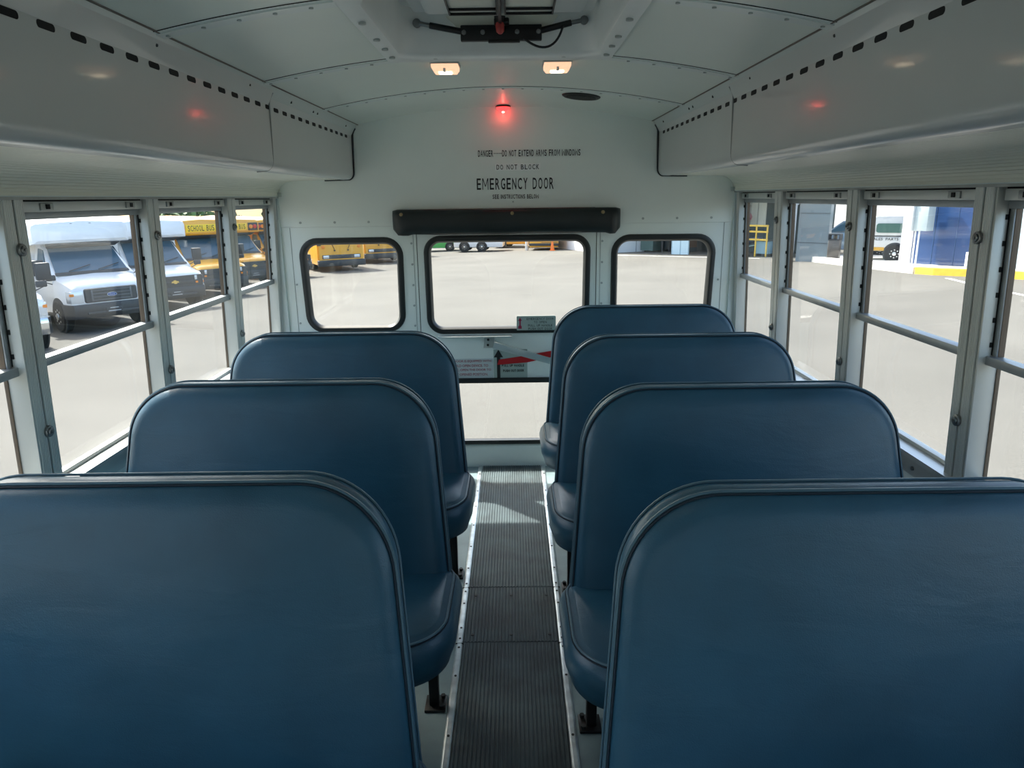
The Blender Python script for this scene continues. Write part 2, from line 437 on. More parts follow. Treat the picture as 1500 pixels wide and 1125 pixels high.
# dome lights
LENS = mat('lens_plastic', (.9, .62, .5), .25, emit=(1, .56, .34), es=.9, bump=.6, bscale=900)
BULB = mat('lit_bulb', (1, .9, .8), .3, emit=(1, .78, .52), es=9)
def dome(x, label):
    t = thing('dome_light', label, 'ceiling light', (x, 2.475, zc(x)), group=None)
    MB().box(-.046, .046, -.051, .051, -.006, .004, bev=.002).done('base', SCREWW, t)
    MB().loft([rr for rr in ([(u, v, z) for u, v in rrect(-w, w, -h, h, .006, 3)] for w, h, z in ((.043, .048, -.005), (.042, .047, -.016), (.035, .038, -.026)))]).done('lens', LENS, t)
    MB().loft([[(u, v, z) for u, v in rrect(-w, w, -h, h, .006, 3)] for w, h, z in ((.024, .022, -.024), (.020, .018, -.0280))]).done('bulb', BULB, t)
    MB().box(-.004, .004, -.046, -.026, -.0285, -.018, bev=.001).done('switch', OFFW, t)
    return t
dome(-.178, 'lit square dome light below the hatch, on the parked-buses side')
dome(.182, 'lit square dome light below the hatch, on the blue-building side near the speaker')
for yy in (.85, -.95, -2.3):
    for xx, sd in ((-.178, 'parked-buses side'), (.182, 'blue-building side')):
        t0 = dome(xx, 'lit square dome light over the front aisle, '+sd); t0.location.y = yy; t0['group'] = 'dome lights over the front of the bus'
# red indicator
t = thing('indicator_light', 'small glowing red indicator light at the top of the rear wall', 'indicator light', (-.007, 3.60, 1.838))
MB().cyl((0, 0, -.002), .036, .006, 'z', 24, bev=.002).done('base', BLACKMETAL, t)
MB().loft([[(r*math.cos(2*PI*k/20), r*math.sin(2*PI*k/20), z) for k in range(20)] for r, z in ((.032, -.004), (.030, -.012), (.020, -.021), (.006, -.026))]).done('lens', mat('red_lens', (.8, .03, .03), .3, emit=(1, .03, .03), es=3.5), t)
MB().cyl((0, -.002, -.027), .006, .004, 'z', 12).done('bulb', mat('red_bulb', (1, .3, .2), .3, emit=(1, .12, .08), es=60), t)
# speaker
t = thing('ceiling_speaker', 'black round speaker set into the ceiling above the emergency door', 'speaker', (.325, 3.175, zc(.325)-.001))
t.rotation_euler = (0, math.atan(.074*2*.325/.71**2), 0)
MB().loft([[(r*math.cos(2*PI*k/32), r*math.sin(2*PI*k/32), z) for k in range(32)] for r, z in ((.082, .004), (.080, -.004), (.072, -.008), (.066, -.005))]).done('rim', BLACKMETAL, t)
g = MB(); g.cyl((0, 0, -.004), .066, .004, 'z', 32)
for k in range(-7, 8):
    L = math.sqrt(max(0, .062**2-(k*.008)**2)); g.box(-L, L, k*.008-.0018, k*.008+.0018, -.008, -.005)
g.done('grille', SPEAK, t)

# overhead ducts --------------------------------------------------------
for s, lab in ((-1, 'long grey overhead duct with slot vents above the windows facing parked buses'), (1, 'long grey overhead duct with slot vents above the windows facing the blue building')):
    d = thing('overhead_duct', lab, 'overhead duct', (s*.74, 1.0, 1.51))
    def P(x, z, off=0): return (s*x - s*.74, z-1.51)
    def prof(off):
        pts = [(.716, 1.770)]
        pts += [(.738-off, 1.728), (.7455-off, 1.714), (.7464-off, 1.560), (.7465-off, 1.545)]
        for k in range(1, 13):
            a = PI/2*k/12; pts.append((.7465-off + .028*(1-math.cos(a)), 1.545 - .033*math.sin(a)))
        pts += [(.80, 1.511), (.80, 1.77)]
        return [P(x, z) for x, z in pts]
    MB().prism(prof(.004), 'y', YF+.05-1, 2.415-1).done('panel', DUCT, d, smooth=12)
    MB().prism(prof(.0), 'y', 2.420-1, RW-.004-1).done('panel', DUCT, d, smooth=12)
    sl = MB()
    y = 3.517
    while y > -.6:
        off = .004 if y < 2.41 else 0
        x = s*(.7455-off-.74); zz = 1.706-1.51
        yy = y
        P2 = rrect(yy-.024-1, yy+.024-1, zz-.0065, zz+.0065, .006, 4)
        sl.loft([[(x-s*.0006, u, v) for u, v in P2], [(x+s*.002, u, v) for u, v in P2]])
        y -= .0925
    sl.done('vent_grille', DARK, d, smooth=0)
    # seam trims: grey bead at the panel joint, black bead at the rear
    def bead(y, r, zlo, inset):
        pth = [(s*(.725-.74), y-1, .240), (s*(.734-.74), y-1, .226), (s*(.739-.74), y-1, .212), (s*(.744-.74), y-1, .040)]
        for k in range(1, 6):
            a = PI/2*k/6; pth.append((s*(.744+.030*(1-math.cos(a))-.74), y-1, .038-.036*math.sin(a)))
        pth.append((s*inset - s*.74, y-1, .0005))
        return pth
    MB().tube(bead(2.4175, .002, 0, .80), .0028, 8).done('joint_trim', mat('grey_bead', (.30, .31, .30), .5), d)
    MB().tube(bead(RW-.010, .004, 0, .89), .0048, 8).done('end_trim', BLACKTRIM, d)
    MB().prism([(s*(.712-.74), .262), (s*(.722-.74), .246), (s*(.738-.74), .2185), (s*(.7405-.74), .2175), (s*(.7275-.74), .246), (s*(.72-.74), .268)], 'y', YF+.05-1, RW-.004-1).done('top_flange', mat('flange_paint', (.56, .62, .61), .34, coat=.3), d)
    MB().box(min(s*(.709-.74), s*(.7135-.74)), max(s*(.709-.74), s*(.7135-.74)), YF+.05-1, RW-.004-1, .2545, .2600).done('edge_bead', mat('bronze_edge', (.14, .12, .10), .5), d)
    sw = MB()
    for yy in (1.10, 1.66, 2.22, 2.62, 2.90, 2.96, 3.45): sw.cyl((s*(.7285-.74), yy-1, .236), .0045, .006, 'x', 8)
    sw.done('screw', SCREWD, d)
    # ribbed cream underside, curving down to the window header
    pts = []
    N = 26
    base = [(.775 + (1.045-.775)*k/14, 1.5135 - .004*k/14) for k in range(15)]
    for k in range(1, 13):
        a = PI/2*k/12; base.append((1.045 + .078*math.sin(a), 1.4475 + .062*math.cos(a)))
    base.append((1.121, 1.4375))
    fine = []
    for (x0, z0), (x1, z1) in zip(base, base[1:]):      # shallow V grooves between flat strips
        L = math.hypot(x1-x0, z1-z0); nx, nz = -(z1-z0)/L, (x1-x0)/L
        for t_, q in ((0, 0), (.10, .0018), (.20, 0)): fine.append((x0+(x1-x0)*t_ + nx*q, z0+(z1-z0)*t_ + nz*q))
    fine.append(base[-1])
    outer = [(1.1235, 1.4375), (1.1235, 1.56), (.775, 1.56)]
    up = thing('ribbed_panel', ('cream ribbed panel under the overhead duct, above the parked-buses windows' if s < 0 else 'cream ribbed panel under the overhead duct, above the blue-building windows'), 'ceiling panel', (s*.95, 1.0, 1.45))
    MB().prism([(s*x-s*.95, z-1.45) for x, z in fine+outer], 'y', YF+.05-1, RW-.003-1).done('panel', CREAM, up, smooth=8)
    cap = MB(); cap.box(min(s*.160, s*.178), max(s*.160, s*.178), RW-.030-1, RW-.008-1, -.016, .004, bev=.001)
    cap.done('bracket', SCREWW, up)

# rear wall ---------------------------------------------------------------
WL = rrect(-1.042, -.531, .757, 1.226, .085, 8)
def quad_round(tl, tr, br, bl, r, n=8):
    P = [Vector(tr), Vector(tl), Vector(bl), Vector(br)]; out = []
    for i in range(4):
        p = P[i]; a = (P[i-1]-p).normalized(); b = (P[(i+1) % 4]-p).normalized()
        ang = a.angle(b); dd = r/math.tan(ang/2); c = p + (a+b).normalized()*(r/math.sin(ang/2))
        s0 = p + a*dd - c; s1 = p + b*dd - c
        a0 = math.atan2(s0.y, s0.x); a1 = math.atan2(s1.y, s1.x); da = (a1-a0+PI) % (2*PI) - PI
        for k in range(n+1):
            t_ = a0 + da*k/n; out.append((c.x + r*math.cos(t_), c.y + r*math.sin(t_)))
    return out
def inset(P, d):
    n = len(P); out = []
    for i in range(n):
        a, b, c = Vector(P[i-1]), Vector(P[i]), Vector(P[(i+1) % n])
        e1 = (b-a).normalized() if (b-a).length > 1e-9 else None; e2 = (c-b).normalized() if (c-b).length > 1e-9 else None
        if e1 is None: e1 = e2
        if e2 is None: e2 = e1
        t_ = (e1+e2).normalized(); nrm = Vector((-t_.y, t_.x))
        out.append((b.x+nrm.x*d, b.y+nrm.y*d))
    return out
WINL = quad_round((-1.050, 1.228), (-.527, 1.230), (-.531, .752), (-1.036, .752), .090)
WINR = quad_round((.531, 1.228), (1.054, 1.226), (1.040, .752), (.533, .752), .090)
WIND = quad_round((-.417, 1.232), (.421, 1.232), (.416, .738), (-.413, .738), .080)
WINB = quad_round((-.413, .492), (.413, .492), (.413, .128), (-.413, .128), .050)
DOOR = [(-.452, 1.262), (-.450, .104), (.451, .104), (.452, 1.262)]
DOORO = [(-.4555, 1.268), (-.4535, .100), (.4545, .100), (.4555, 1.268)]
m = MB()
LO = [(-1.20, -.05), (1.20, -.05), (1.20, 1.285), (-1.20, 1.285)]
m.mesh(plate([LO, WINL, WINR, DOORO], .05), XZ(RW+.025))
UP = [(-1.20, 1.286), (1.20, 1.286), (1.20, 1.56), (.80, 1.88), (-.80, 1.88), (-1.20, 1.56)]
m.mesh(plate([UP], .054), XZ(RW+.024))
m.mesh(plate([rrect(-.655, .664, 1.402, 1.655, .006, 3)], .004), XZ(RW-.004))
rear = struct(m.done('wall_rear', WHITE, smooth=30))
sw = MB()
for x in (-1.03, -.858, -.688, .682, .852, 1.023): sw.cyl((x, RW-.004, 1.308), .006, .004, 'y', 10)
for x in (-.480, .482):
    for k in range(5): sw.cyl((x, RW-.0015, 1.20-k*.105), .0055, .004, 'y', 10)
sw.cyl((.035, RW-.006, 1.397), .004, .006, 'y', 8)
for x in (-1.075, 1.075):
    for z in (.80, 1.0): sw.cyl((x, RW-.002, z), .005, .005, 'y', 10)
sw.done('screw', SCREWW, rear)
sw = MB()
for x in (-.470, .472): sw.box(x-.0008, x+.0008, RW-.0015, RW+.001, .11, 1.284)
for x in (-1.086, 1.090): sw.box(x-.001, x+.001, RW-.0015, RW+.001, .3, 1.284)
sw.done('panel_seam', mat('seam_grey', (.22, .25, .24), .5), rear)
st = MB(); st.prism([(RW-.012, -.001), (RW-.012, .012), (RW-.004, .10), (RW+.001, .118), (RW+.001, -.001)], 'x', -.50, .50); st.done('threshold', WHITE, rear)
def rear_window(name, OUT, gy, parent=None, rub=.030):
    r = MB(); r.loft([[(u, RW+yy, v) for u, v in inset(OUT, d)] for d, yy in ((-.004, .0), (.0, -.009), (.012, -.012), (.022, -.010), (rub, .002), (rub+.002, .020), (-.001, .052))], cap=False)
    ob = r.done('gasket', RUBBER, parent)
    MB().loft([[(u, RW+yy, v) for u, v in inset(OUT, rub-.006)] for yy in (gy, gy+.004)]).done('pane', GLASSR, parent, smooth=0)
for i, (nm, O) in enumerate((('a', WINL), ('b', WINR))):
    wd = tag(empty('window_%d' % (nwin+1+i)), kind='structure'); rear_window(nm, O, .012, wd)
door = tag(empty('door_1'), kind='structure')
MB().mesh(plate([DOOR, WIND, WINB], .035), XZ(RW+.022)).done('panel', WHITE, door, smooth=30)
rear_window('c', WIND, .012, door); rear_window('d', WINB, .012, door, rub=.022)
MB().loft([[(u, RW+yy, v) for u, v in P] for yy, P in ((.012, DOORO), (.012, DOOR), (.045, DOOR), (.045, DOORO))], cap=False).done('seal', DARK, door)
MB().box(-.36, .02, RW-.036, RW+.004, .720, .7255, bev=.001).done('glint_ledge', mat('pale_glint_metal', (.75, .8, .79), .25, .4), door)  # added pale ledge, deep enough to catch sun as a bright streak

# hold-open bar with bracket
t = thing('hold_open_bar', 'silver steel bar slanting across the emergency door below its window', 'door bar', (-.10, RW-.005, .69))
MB().loft([[(-.028, -.001, -.030), (.026, -.001, -.030), (.030, -.001, .030), (-.022, -.001, .030)], [(-.028, -.006, -.030), (.026, -.006, -.030), (.030, -.006, .030), (-.022, -.006, .030)]], bev=.001).done('bracket', SCREWW, t)
br = MB()
x0, z0, x1, z1 = .030, -.008, .330, -.098
dx, dz = x1-x0, z1-z0; L = math.hypot(dx, dz); ux, uz = dx/L, dz/L
hh = .0175
br.loft([[(x0 + a*ux - b*uz, yy, z0 + a*uz + b*ux) for a, b in ((0, -hh), (L, -hh*.9), (L, hh*.9), (0, hh))] for yy in (-.052, -.042)], bev=.0015)
br.loft([[(x0 + a*ux - b*uz, yy, z0 + a*uz + b*ux) for a, b in ((-.004, -hh), (.003, -hh), (.003, hh), (-.004, hh))] for yy in (-.052, -.004)], bev=.0008)
br.done('bar', mat('bar_steel', (.52, .58, .58), .35, .5), t)
bs = MB()
for z in (-.014, .014): bs.cyl((-.004+z*.08, -.008, z), .0065, .006, 'y', 12, bev=.001)
bs.done('bolt', SCREWD, t)

# decals
def decal(label, cat='label'): return thing('warning_label', label, cat, (0, RW-.005, 0))
def T(parent, s, x0, x1, z0, z1, y, m, **k):
    return text_obj('lettering', s, x1-x0, z1-z0, Matrix.Translation(((x0+x1)/2, y-(RW-.005), (z0+z1)/2)) @ Matrix.Rotation(PI/2, 4, 'X'), m, parent, **k)
yw = RW-.0068
t = decal('black capital lettering warning about arms and windows, topmost on the rear wall'); T(t, 'DANGER-----DO NOT EXTEND ARMS FROM WINDOWS', -.133, .366, 1.611, 1.641, yw, INK, bold=.015, cells=True)
t = decal('small white label with black lettering DO NOT BLOCK on the rear wall')
MB().box(-.051, .171, -.0022, -.0008, 1.545, 1.578).done('backing', LABELW, t, smooth=0); T(t, 'DO NOT BLOCK', -.044, .164, 1.550, 1.573, yw-.0006, INK, bold=.012, cells=True, gap=.4)
t = decal('large black lettering EMERGENCY DOOR above the rear door'); T(t, 'EMERGENCY DOOR', -.143, .236, 1.456, 1.510, yw, INK, bold=.012, cells=True, gap=.34)
t = decal('tiny black lettering SEE INSTRUCTIONS BELOW under the large lettering'); T(t, 'SEE INSTRUCTIONS BELOW', -.066, .162, 1.4115, 1.432, yw, INK, bold=.02, cells=True)
t = decal('grey-green label with red arrow at the bottom of the door window')
MB().mesh(plate([rrect(.046, .248, .752, .826, .005, 3)], .002), XZ(-.010)).done('backing', LABELG, t, smooth=0)
for k, s_ in enumerate(('EMERGENCY DOOR', 'TO OPEN', 'PULL UP HANDLE', 'PUSH OUT DOOR')):
    w_ = (.140, .066, .126, .124)[k]; zz = .811-.0172*k; T(t, s_, .168-w_/2, .168+w_/2, zz-.0055, zz+.0055, RW-.0165, INK, cells=True)
MB().mesh(plate([[(.054, .760), (.054, .772), (.060, .778), (.060, .802), (.054, .802), (.0635, .818), (.073, .802), (.067, .802), (.067, .778), (.072, .772), (.072, .760)]], .001), XZ(-.0116)).done('arrow', mat('crimson_ink', (.35, .02, .07), .4), t, smooth=0)
DY = RW+.0045
t = decal('pale instruction label with black up arrow and red stripe on the emergency door')
MB().box(-.077, .100, .0075, .0095, .492, .648).done('backing', LABELG, t, smooth=0)
MB().mesh(plate([[(-.060, .494), (-.060, .606), (-.076, .606), (-.0515, .648), (-.027, .606), (-.043, .606), (-.043, .494)]], .001), XZ(.0065)).done('arrow', INK, t, smooth=0)
T(t, 'PULL UP HANDLE', -.034, .083, .555, .568, DY-.003, INK, bold=.03, cells=True); T(t, 'PUSH OUT DOOR', -.028, .082, .527, .540, DY-.003, INK, bold=.03, cells=True)
MB().mesh(plate([[(-.058, .566), (.10, .578), (.238, .606), (.238, .640), (.05, .608), (-.050, .594)]], .0012), XZ(.0055)).done('stripe', REDTAPE, t, smooth=0)
t = decal('white notice with faded red lettering about the hold open device on the door')
MB().box(-.345, -.080, .0075, .0095, .492, .600).done('backing', mat('notice_white', (.60, .66, .66), .35), t, smooth=0)
for k, s_ in enumerate(('THIS DOOR IS EQUIPPED WITH', 'A HOLD OPEN DEVICE. TO', 'RELEASE, OPEN THE DOOR TO', 'FULLY OPENED POSITION.')):
    w_ = (.236, .204, .234, .200)[k]; zz = .5865-.0235*k; T(t, s_, -.2085-w_/2, -.2085+w_/2, zz-.007, zz+.007, DY-.003, REDINK, bold=.006)

# rolled shade above the door
t = thing('rolled_shade', 'black vinyl shade rolled up and snapped above the emergency door', 'window shade', (0, RW-.005, 1.30))
rings = []; n = 46
for k in range(n+1):
    u = k/n; x = -.562 + 1.127*u
    e_ = min(1, min(u, 1-u)/.035); e_ = math.sqrt(1-(1-e_)**2) if e_ < 1 else 1
    w1 = .003*math.sin(9*u+1) + .002*math.sin(23*u); ztop = 1.362 + .004*(abs(u-.5)*2)**3 + w1*.4; zbot = 1.243 - (.0 if .07 < u < .94 else .006*e_) + w1*.5
    dep = .030 + .026*e_ + w1; h = (ztop-zbot)
    if e_ < .999: ztop -= .006*(1-e_); zbot += .024*(1-e_)
    zm = (ztop+zbot)/2; h = (ztop-zbot)/2; ring_ = []
    for q in range(16):
        a = 2*PI*q/16; cy, cz = math.cos(a), math.sin(a)
        yy = -dep/2 + dep/2*math.copysign(abs(cy)**.7, cy); zz = zm + h*math.copysign(abs(cz)**.6, cz)
        ring_.append((x, yy, zz-1.30))
    rings.append(ring_)
MB().loft(rings).done('roll', VBLACK, t, smooth=60)
q = MB()
for x in (-.515, .030, .475): q.cyl((x, -.056, .043), .009, .008, 'y', 14, bev=.002)
q.done('snap', BRASS, t)
MB().box(-.46, .44, -.030, -.004, .0632, .0660).done('binding', mat('dark_red_binding', (.12, .01, .01), .6), t)

# front end of the bus (behind the camera): bulkhead with windshield opening
fw = MB(); fw.mesh(plate([[(-1.2, -.05), (1.2, -.05), (1.2, 1.5), (.8, 1.9), (-.8, 1.9), (-1.2, 1.5)], rrect(-.85, .85, .75, 1.5, .1, 4)], .05), XZ(YF))
struct(fw.done('wall_front', WHITE, smooth=0))

# ------------------------------------------------------------------ aisle runner and rails
def runner(y0, y1, label):
    m = MB(); prof = []; n = 27; x0, x1 = -.146, .168; p = (x1-x0)/n
    prof.append((x0, 0.0005))
    for k in range(n):
        a = x0 + k*p; prof += [(a+.0012, .0030), (a+.0030, .0062), (a+p-.0040, .0062), (a+p-.0022, .0030)]
    prof.append((x1, .0005))
    m.prism([(x, z) for x, z in prof], 'y', y0, y1)
    t = m.done('aisle_runner', MATM, smooth=0)
    return tag(t, label, 'floor mat')
runner(2.385, RW-.014, 'black ribbed rubber aisle runner running to the emergency door')
r2 = runner(2.045, 2.379, 'short ribbed rubber aisle piece with screws, halfway along the aisle')
runner(-.6, 2.040, 'black ribbed rubber aisle runner between the front benches')
q = MB()
for y in (2.322, 2.080):
    for x in (-.118, .011, .140): q.cyl((x, y, .0072), .0052, .003, 'z', 10)
q.done('screw', SCREWD, r2)
for s, x, lab in ((-1, -.158, 'parked-buses side'), (1, .180, 'blue-building side')):
    t = thing('aisle_rail', 'aluminium trim rail with screws along the aisle runner, '+lab, 'floor trim', (x, 1.5, 0))
    for a, b in ((2.379, RW-.014), (2.036, 2.377), (-.6, 2.034)):
        MB().prism([(-.0125, .0004), (-.0095, .0050), (-.005, .0072), (.005, .0072), (.0095, .0050), (.0125, .0004)], 'y', a-1.5, b-1.5).done('rail_segment', RAILM, t, smooth=0)
    q = MB()
    for y in (3.50, 3.28, 3.10, 2.90, 2.70, 2.52, 2.405, 2.350, 2.27, 2.12, 2.06, 2.012, 1.87, 1.62, 1.45, 1.28): q.cyl((0, y-1.5, .0076), .0038, .003, 'z', 8)
    q.done('screw', SCREWD, t)
    q = MB()
    for y in (2.378, 2.035): q.box(-.0125, .0125, y-1.5-.001, y-1.5+.001, .002, .0075)
    q.done('joint', DARK, t)

# ------------------------------------------------------------------ bench seats
TAN = .22
def bench(side, ytop, label, wrinkle=0):
    # local frame: x from the bench middle (aisle edge towards +x for the left bench), y along the bus, z up
    xa, xw = (-.147, -1.072) if side < 0 else (.172, 1.080)
    cx = (xa+xw)/2; hw = abs(xa-xw)/2
    t = thing('bench_seat', label, 'bench seat', (cx, ytop, 0), group=None)
    sgn = 1 if side < 0 else -1      # direction of the aisle in local x
    zb, zt = .33, .930
    tl, tr = (-hw+.055, zt), (hw-.045, zt)        # wall side, aisle side (u along aisle direction)
    rb = .05; rt = .165
    P = [Vector(p) for p in ((hw-.052, zt), (-hw+.060, zt), (-hw-.012, zb), (hw, zb))]
    radii = (.175, .150, .06, .05)
    out = []
    for i in range(4):
        p = P[i]; a = (P[i-1]-p).normalized(); b = (P[(i+1) % 4]-p).normalized(); r = radii[i]
        ang = a.angle(b); dd = r/math.tan(ang/2); c = p + (a+b).normalized()*(r/math.sin(ang/2))
        s0 = p + a*dd - c; s1 = p + b*dd - c; a0 = math.atan2(s0.y, s0.x); a1 = math.atan2(s1.y, s1.x); da = (a1-a0+PI) % (2*PI) - PI
        for k in range(15): out.append((c.x + r*math.cos(a0+da*k/14), c.y + r*math.sin(a0+da*k/14)))
    # densify straight runs
    dense = []
    for i in range(len(out)):
        a = Vector(out[i]); b = Vector(out[(i+1) % len(out)]); L = (b-a).length; k = max(1, int(L/.04))
        for j in range(k): dense.append(tuple(a + (b-a)*j/k))
    def W(u, v, d): # d: towards the rear (+), slab tilted
        return (sgn*u, -TAN*(zt - v) + d, v)
    def rg(off, d): return [W(u, v, d) for u, v in inset(dense, off)]
    m = MB()
    m.loft([rg(.046, -.028), rg(.034, -.0265), rg(.022, -.023), rg(.012, -.017), rg(.006, -.010), rg(.002, -.003)], cap=False)
    # front face as a grid-free cap: fill inner ring with shallow crown
    inner = inset(dense, .046); cxx = sum(p[0] for p in inner)/len(inner); cvv = sum(p[1] for p in inner)/len(inner)
    rings = [[W(cxx+(u-cxx)*f, cvv+(v-cvv)*f, -.028 - .012*(1-f*f)) for u, v in inner] for f in (1, .85, .65, .45, .25, .05)]
    m.loft(rings, cap=False); tmp = bmesh.new(); vs = [tmp.verts.new(p) for p in rings[-1]]; tmp.faces.new(vs); m._merge(tmp)
    bmesh.ops.remove_doubles(m.bm, verts=list(m.bm.verts), dist=1e-5)
    m.loft([rg(.002, .002), rg(-.001, .012), rg(-.002, .026), rg(.000, .040), rg(.006, .050), rg(.020, .056)], cap=False)
    tmp = bmesh.new(); vs = [tmp.verts.new(p) for p in rg(.020, .056)]; tmp.faces.new(vs); m._merge(tmp)
    bmesh.ops.recalc_face_normals(m.bm, faces=list(m.bm.faces))
    back = m.done('backrest', VINYL, t, smooth=70)
    MB().tube(rg(-.0015, -.0005), .0042, 6, closed=True).done('piping', VINYL_P, back)
    MB().tube(rg(.0015, -.0060), .0022, 6, closed=True).done('seam', SEAM, back)
    MB().tube(rg(-.0008, .046), .0028, 6, closed=True).done('piping', VINYL_P, back)
    # cushion: plan outline in (u, y)
    yj = -TAN*(zt-.43)+.01
    C4 = [Vector(p) for p in ((hw+.018, yj+.045), (-hw-.005, yj+.045), (-hw-.005, yj-.385), (hw+.018, yj-.385))]
    rad = (.09, .03, .05, .14); out = []
    for i in range(4):
        p = C4[i]; a = (C4[i-1]-p).normalized(); b = (C4[(i+1) % 4]-p).normalized(); r = rad[i]
        ang = a.angle(b); dd = r/math.tan(ang/2); c = p + (a+b).normalized()*(r/math.sin(ang/2))
        s0 = p + a*dd - c; s1 = p + b*dd - c; a0 = math.atan2(s0.y, s0.x); a1 = math.atan2(s1.y, s1.x); da = (a1-a0+PI) % (2*PI) - PI
        for k in range(11): out.append((c.x + r*math.cos(a0+da*k/10), c.y + r*math.sin(a0+da*k/10)))
    def CR(off, z, bow=0):
        r_ = []
        for u, y in inset(out, off): r_.append((sgn*u, y, z + .012*max(0, min(1, (yj-y)/.385))))
        return r_
    c = MB()
    c.loft([CR(.020, .300), CR(.006, .305), CR(.000, .325), CR(-.010, .352), CR(-.012, .375), CR(-.006, .398), CR(.004, .410), CR(.013, .417), CR(.027, .422), CR(.029, .424)])
    cu = c.done('cushion', VINYL, t, smooth=70)
    MB().tube(CR(.010, .4165), .0034, 6, closed=True).done('piping', VINYL_P, cu)
    MB().tube(CR(.0065, .4125), .0020, 6, closed=True).done('seam', SEAM, cu)
    # pedestal legs on the aisle side, frame rails, wall ledger
    ul = hw-.062
    for yl, ul in ((yj-.035, hw-.062), (yj-.29, hw-.20)):
        l = MB(); l.box(min(sgn*(ul-.014), sgn*(ul+.014)), max(sgn*(ul-.014), sgn*(ul+.014)), yl-.014, yl+.014, .006, .30, bev=.003)
        l.box(min(sgn*(ul-.026), sgn*(ul+.034)), max(sgn*(ul-.026), sgn*(ul+.034)), yl-.034, yl+.034, 0, .008, bev=.002)
        lg = l.done('leg', BLACKMETAL, t)
        MB().cyl((sgn*(ul+.023), yl-.022, .012), .007, .010, 'z', 6).cyl((sgn*(ul+.023), yl+.022, .012), .007, .010, 'z', 6).done('bolt', SCREWD, lg)
    f = MB()
    for yl in (yj-.035, yj-.29): f.box(-hw+.02 if sgn > 0 else -hw+.05, hw-.05 if sgn > 0 else hw-.02, yl-.013, yl+.013, .275, .301, bev=.003)
    f.done('seat_frame', BLACKMETAL, t)
    return t
L_ = 'blue vinyl bench seat on the parked-buses side, '
R_ = 'blue vinyl bench seat on the blue-building side, '
bench(-1, 1.187, L_+'closest row, cut off by the photo edge')
bench(-1, 1.887, L_+'second row')
bench(-1, 2.617, L_+'rearmost row')
bench(1, 1.120, R_+'closest row, cut off by the photo edge')
bench(1, 1.800, R_+'second row')
bench(1, 2.510, R_+'third row')
bench(1, 3.215, R_+'rearmost, right against the emergency door')

# =================================================================== outside
def gz(x, y): return -1.05 - .026*y + .022*x
ASPH = mat('asphalt', (.124, .121, .110), .9, var=.10, vscale=.35, bump=.5, bscale=120, spec=.15)
def _asphalt_detail():
    nt = ASPH.node_tree; b = nt.nodes['Principled BSDF']; lk = [l for l in nt.links if l.to_socket == b.inputs['Base Color']][0]; src = lk.from_socket
    tc = nt.nodes.new('ShaderNodeTexCoord'); n = nt.nodes.new('ShaderNodeTexNoise'); n.inputs['Scale'].default_value = 60; n.inputs['Detail'].default_value = 4
    r = nt.nodes.new('ShaderNodeMapRange'); r.inputs['From Min'].default_value = .3; r.inputs['From Max'].default_value = .7; r.inputs['To Min'].default_value = .82; r.inputs['To Max'].default_value = 1.15
    mx = nt.nodes.new('ShaderNodeVectorMath'); mx.operation = 'SCALE'
    nt.links.new(tc.outputs['Object'], n.inputs['Vector']); nt.links.new(n.outputs['Fac'], r.inputs['Value'])
    nt.links.new(src, mx.inputs[0]); nt.links.new(r.outputs['Result'], mx.inputs['Scale']); nt.links.new(mx.outputs[0], b.inputs['Base Color'])
_asphalt_detail()
g = MB(); g.loft([[(-90, y, gz(-90, y)), (90, y, gz(90, y)), (90, y, gz(90, y)-.3), (-90, y, gz(-90, y)-.3)] for y in (-60, 110)])
tag(struct(g.done('ground', ASPH, smooth=0)), 'pale grey asphalt parking lot around the bus')

CARW = mat('white_car_paint', (.78, .80, .82), .28, coat=.6, coat_r=.04, var=.02)
BUSY = mat('school_bus_yellow', (.80, .40, .035), .34, coat=.4, coat_r=.06, var=.05, vscale=1.5)
SIGNY = mat('sign_yellow', (.90, .62, .02), .4)
BLKP = mat('black_bumper', (.035, .04, .045), .5)
GRIL = mat('dark_grille', (.05, .055, .06), .45)
CHROME = mat('chrome', (.75, .77, .78), .15, .95)
TYRE = mat('tyre_rubber', (.018, .018, .018), .75)
HUBM = mat('wheel_steel', (.55, .56, .56), .3, .8)
WSH = mat('vehicle_glass', (.04, .10, .15), .22, spec=.6)
HLAMP = mat('headlamp', (.62, .66, .70), .12, .3, coat=.8)
AMBER = mat('amber_lamp', (.80, .25, .02), .3)
REDL = mat('red_lamp', (.60, .03, .03), .3)
BLUEB = mat('badge_blue', (.02, .08, .30), .3)
GOLD = mat('badge_gold', (.70, .48, .14), .35, .6)
PLATEM = mat('plate_metal', (.6, .63, .65), .4)
def RX(): return Matrix(((0, 0, 1, 0), (1, 0, 0, 0), (0, 1, 0, 0), (0, 0, 0, 1)))   # text facing +x (front of a vehicle), reading along +y
def front_text(s, w, h, x, y, z, m, parent, **k):
    return text_obj('lettering', s, w, h, Matrix.Translation((x, y, z)) @ RX(), m, parent, **k)
def wheel(root, x, y, r=.39, w=.25, hub=HUBM):
    sg = 1 if y > 0 else -1
    t_ = MB(); rings = []
    for yy, rr in ((-w/2, r*.6), (-w/2, r*.93), (-w/2+.03, r), (w/2-.03, r), (w/2, r*.93), (w/2, r*.6)):
        rings.append([(rr*math.cos(2*PI*k/28), yy, rr*math.sin(2*PI*k/28)) for k in range(28)])
    t_.loft(rings); o = t_.done('wheel', TYRE, root); o.location = (x, y, r)
    h = MB(); h.cyl((0, sg*w*.36, 0), r*.62, .06, 'y', 24, bev=.008); h.cyl((0, sg*w*.5, 0), r*.22, .06, 'y', 12, bev=.01)
    for k in range(8):
        a = 2*PI*k/8; h.cyl((r*.42*math.cos(a), sg*(w*.36+.03), r*.42*math.sin(a)), r*.07, .02, 'y', 8)
    h.done('hub', hub, o)
    return o
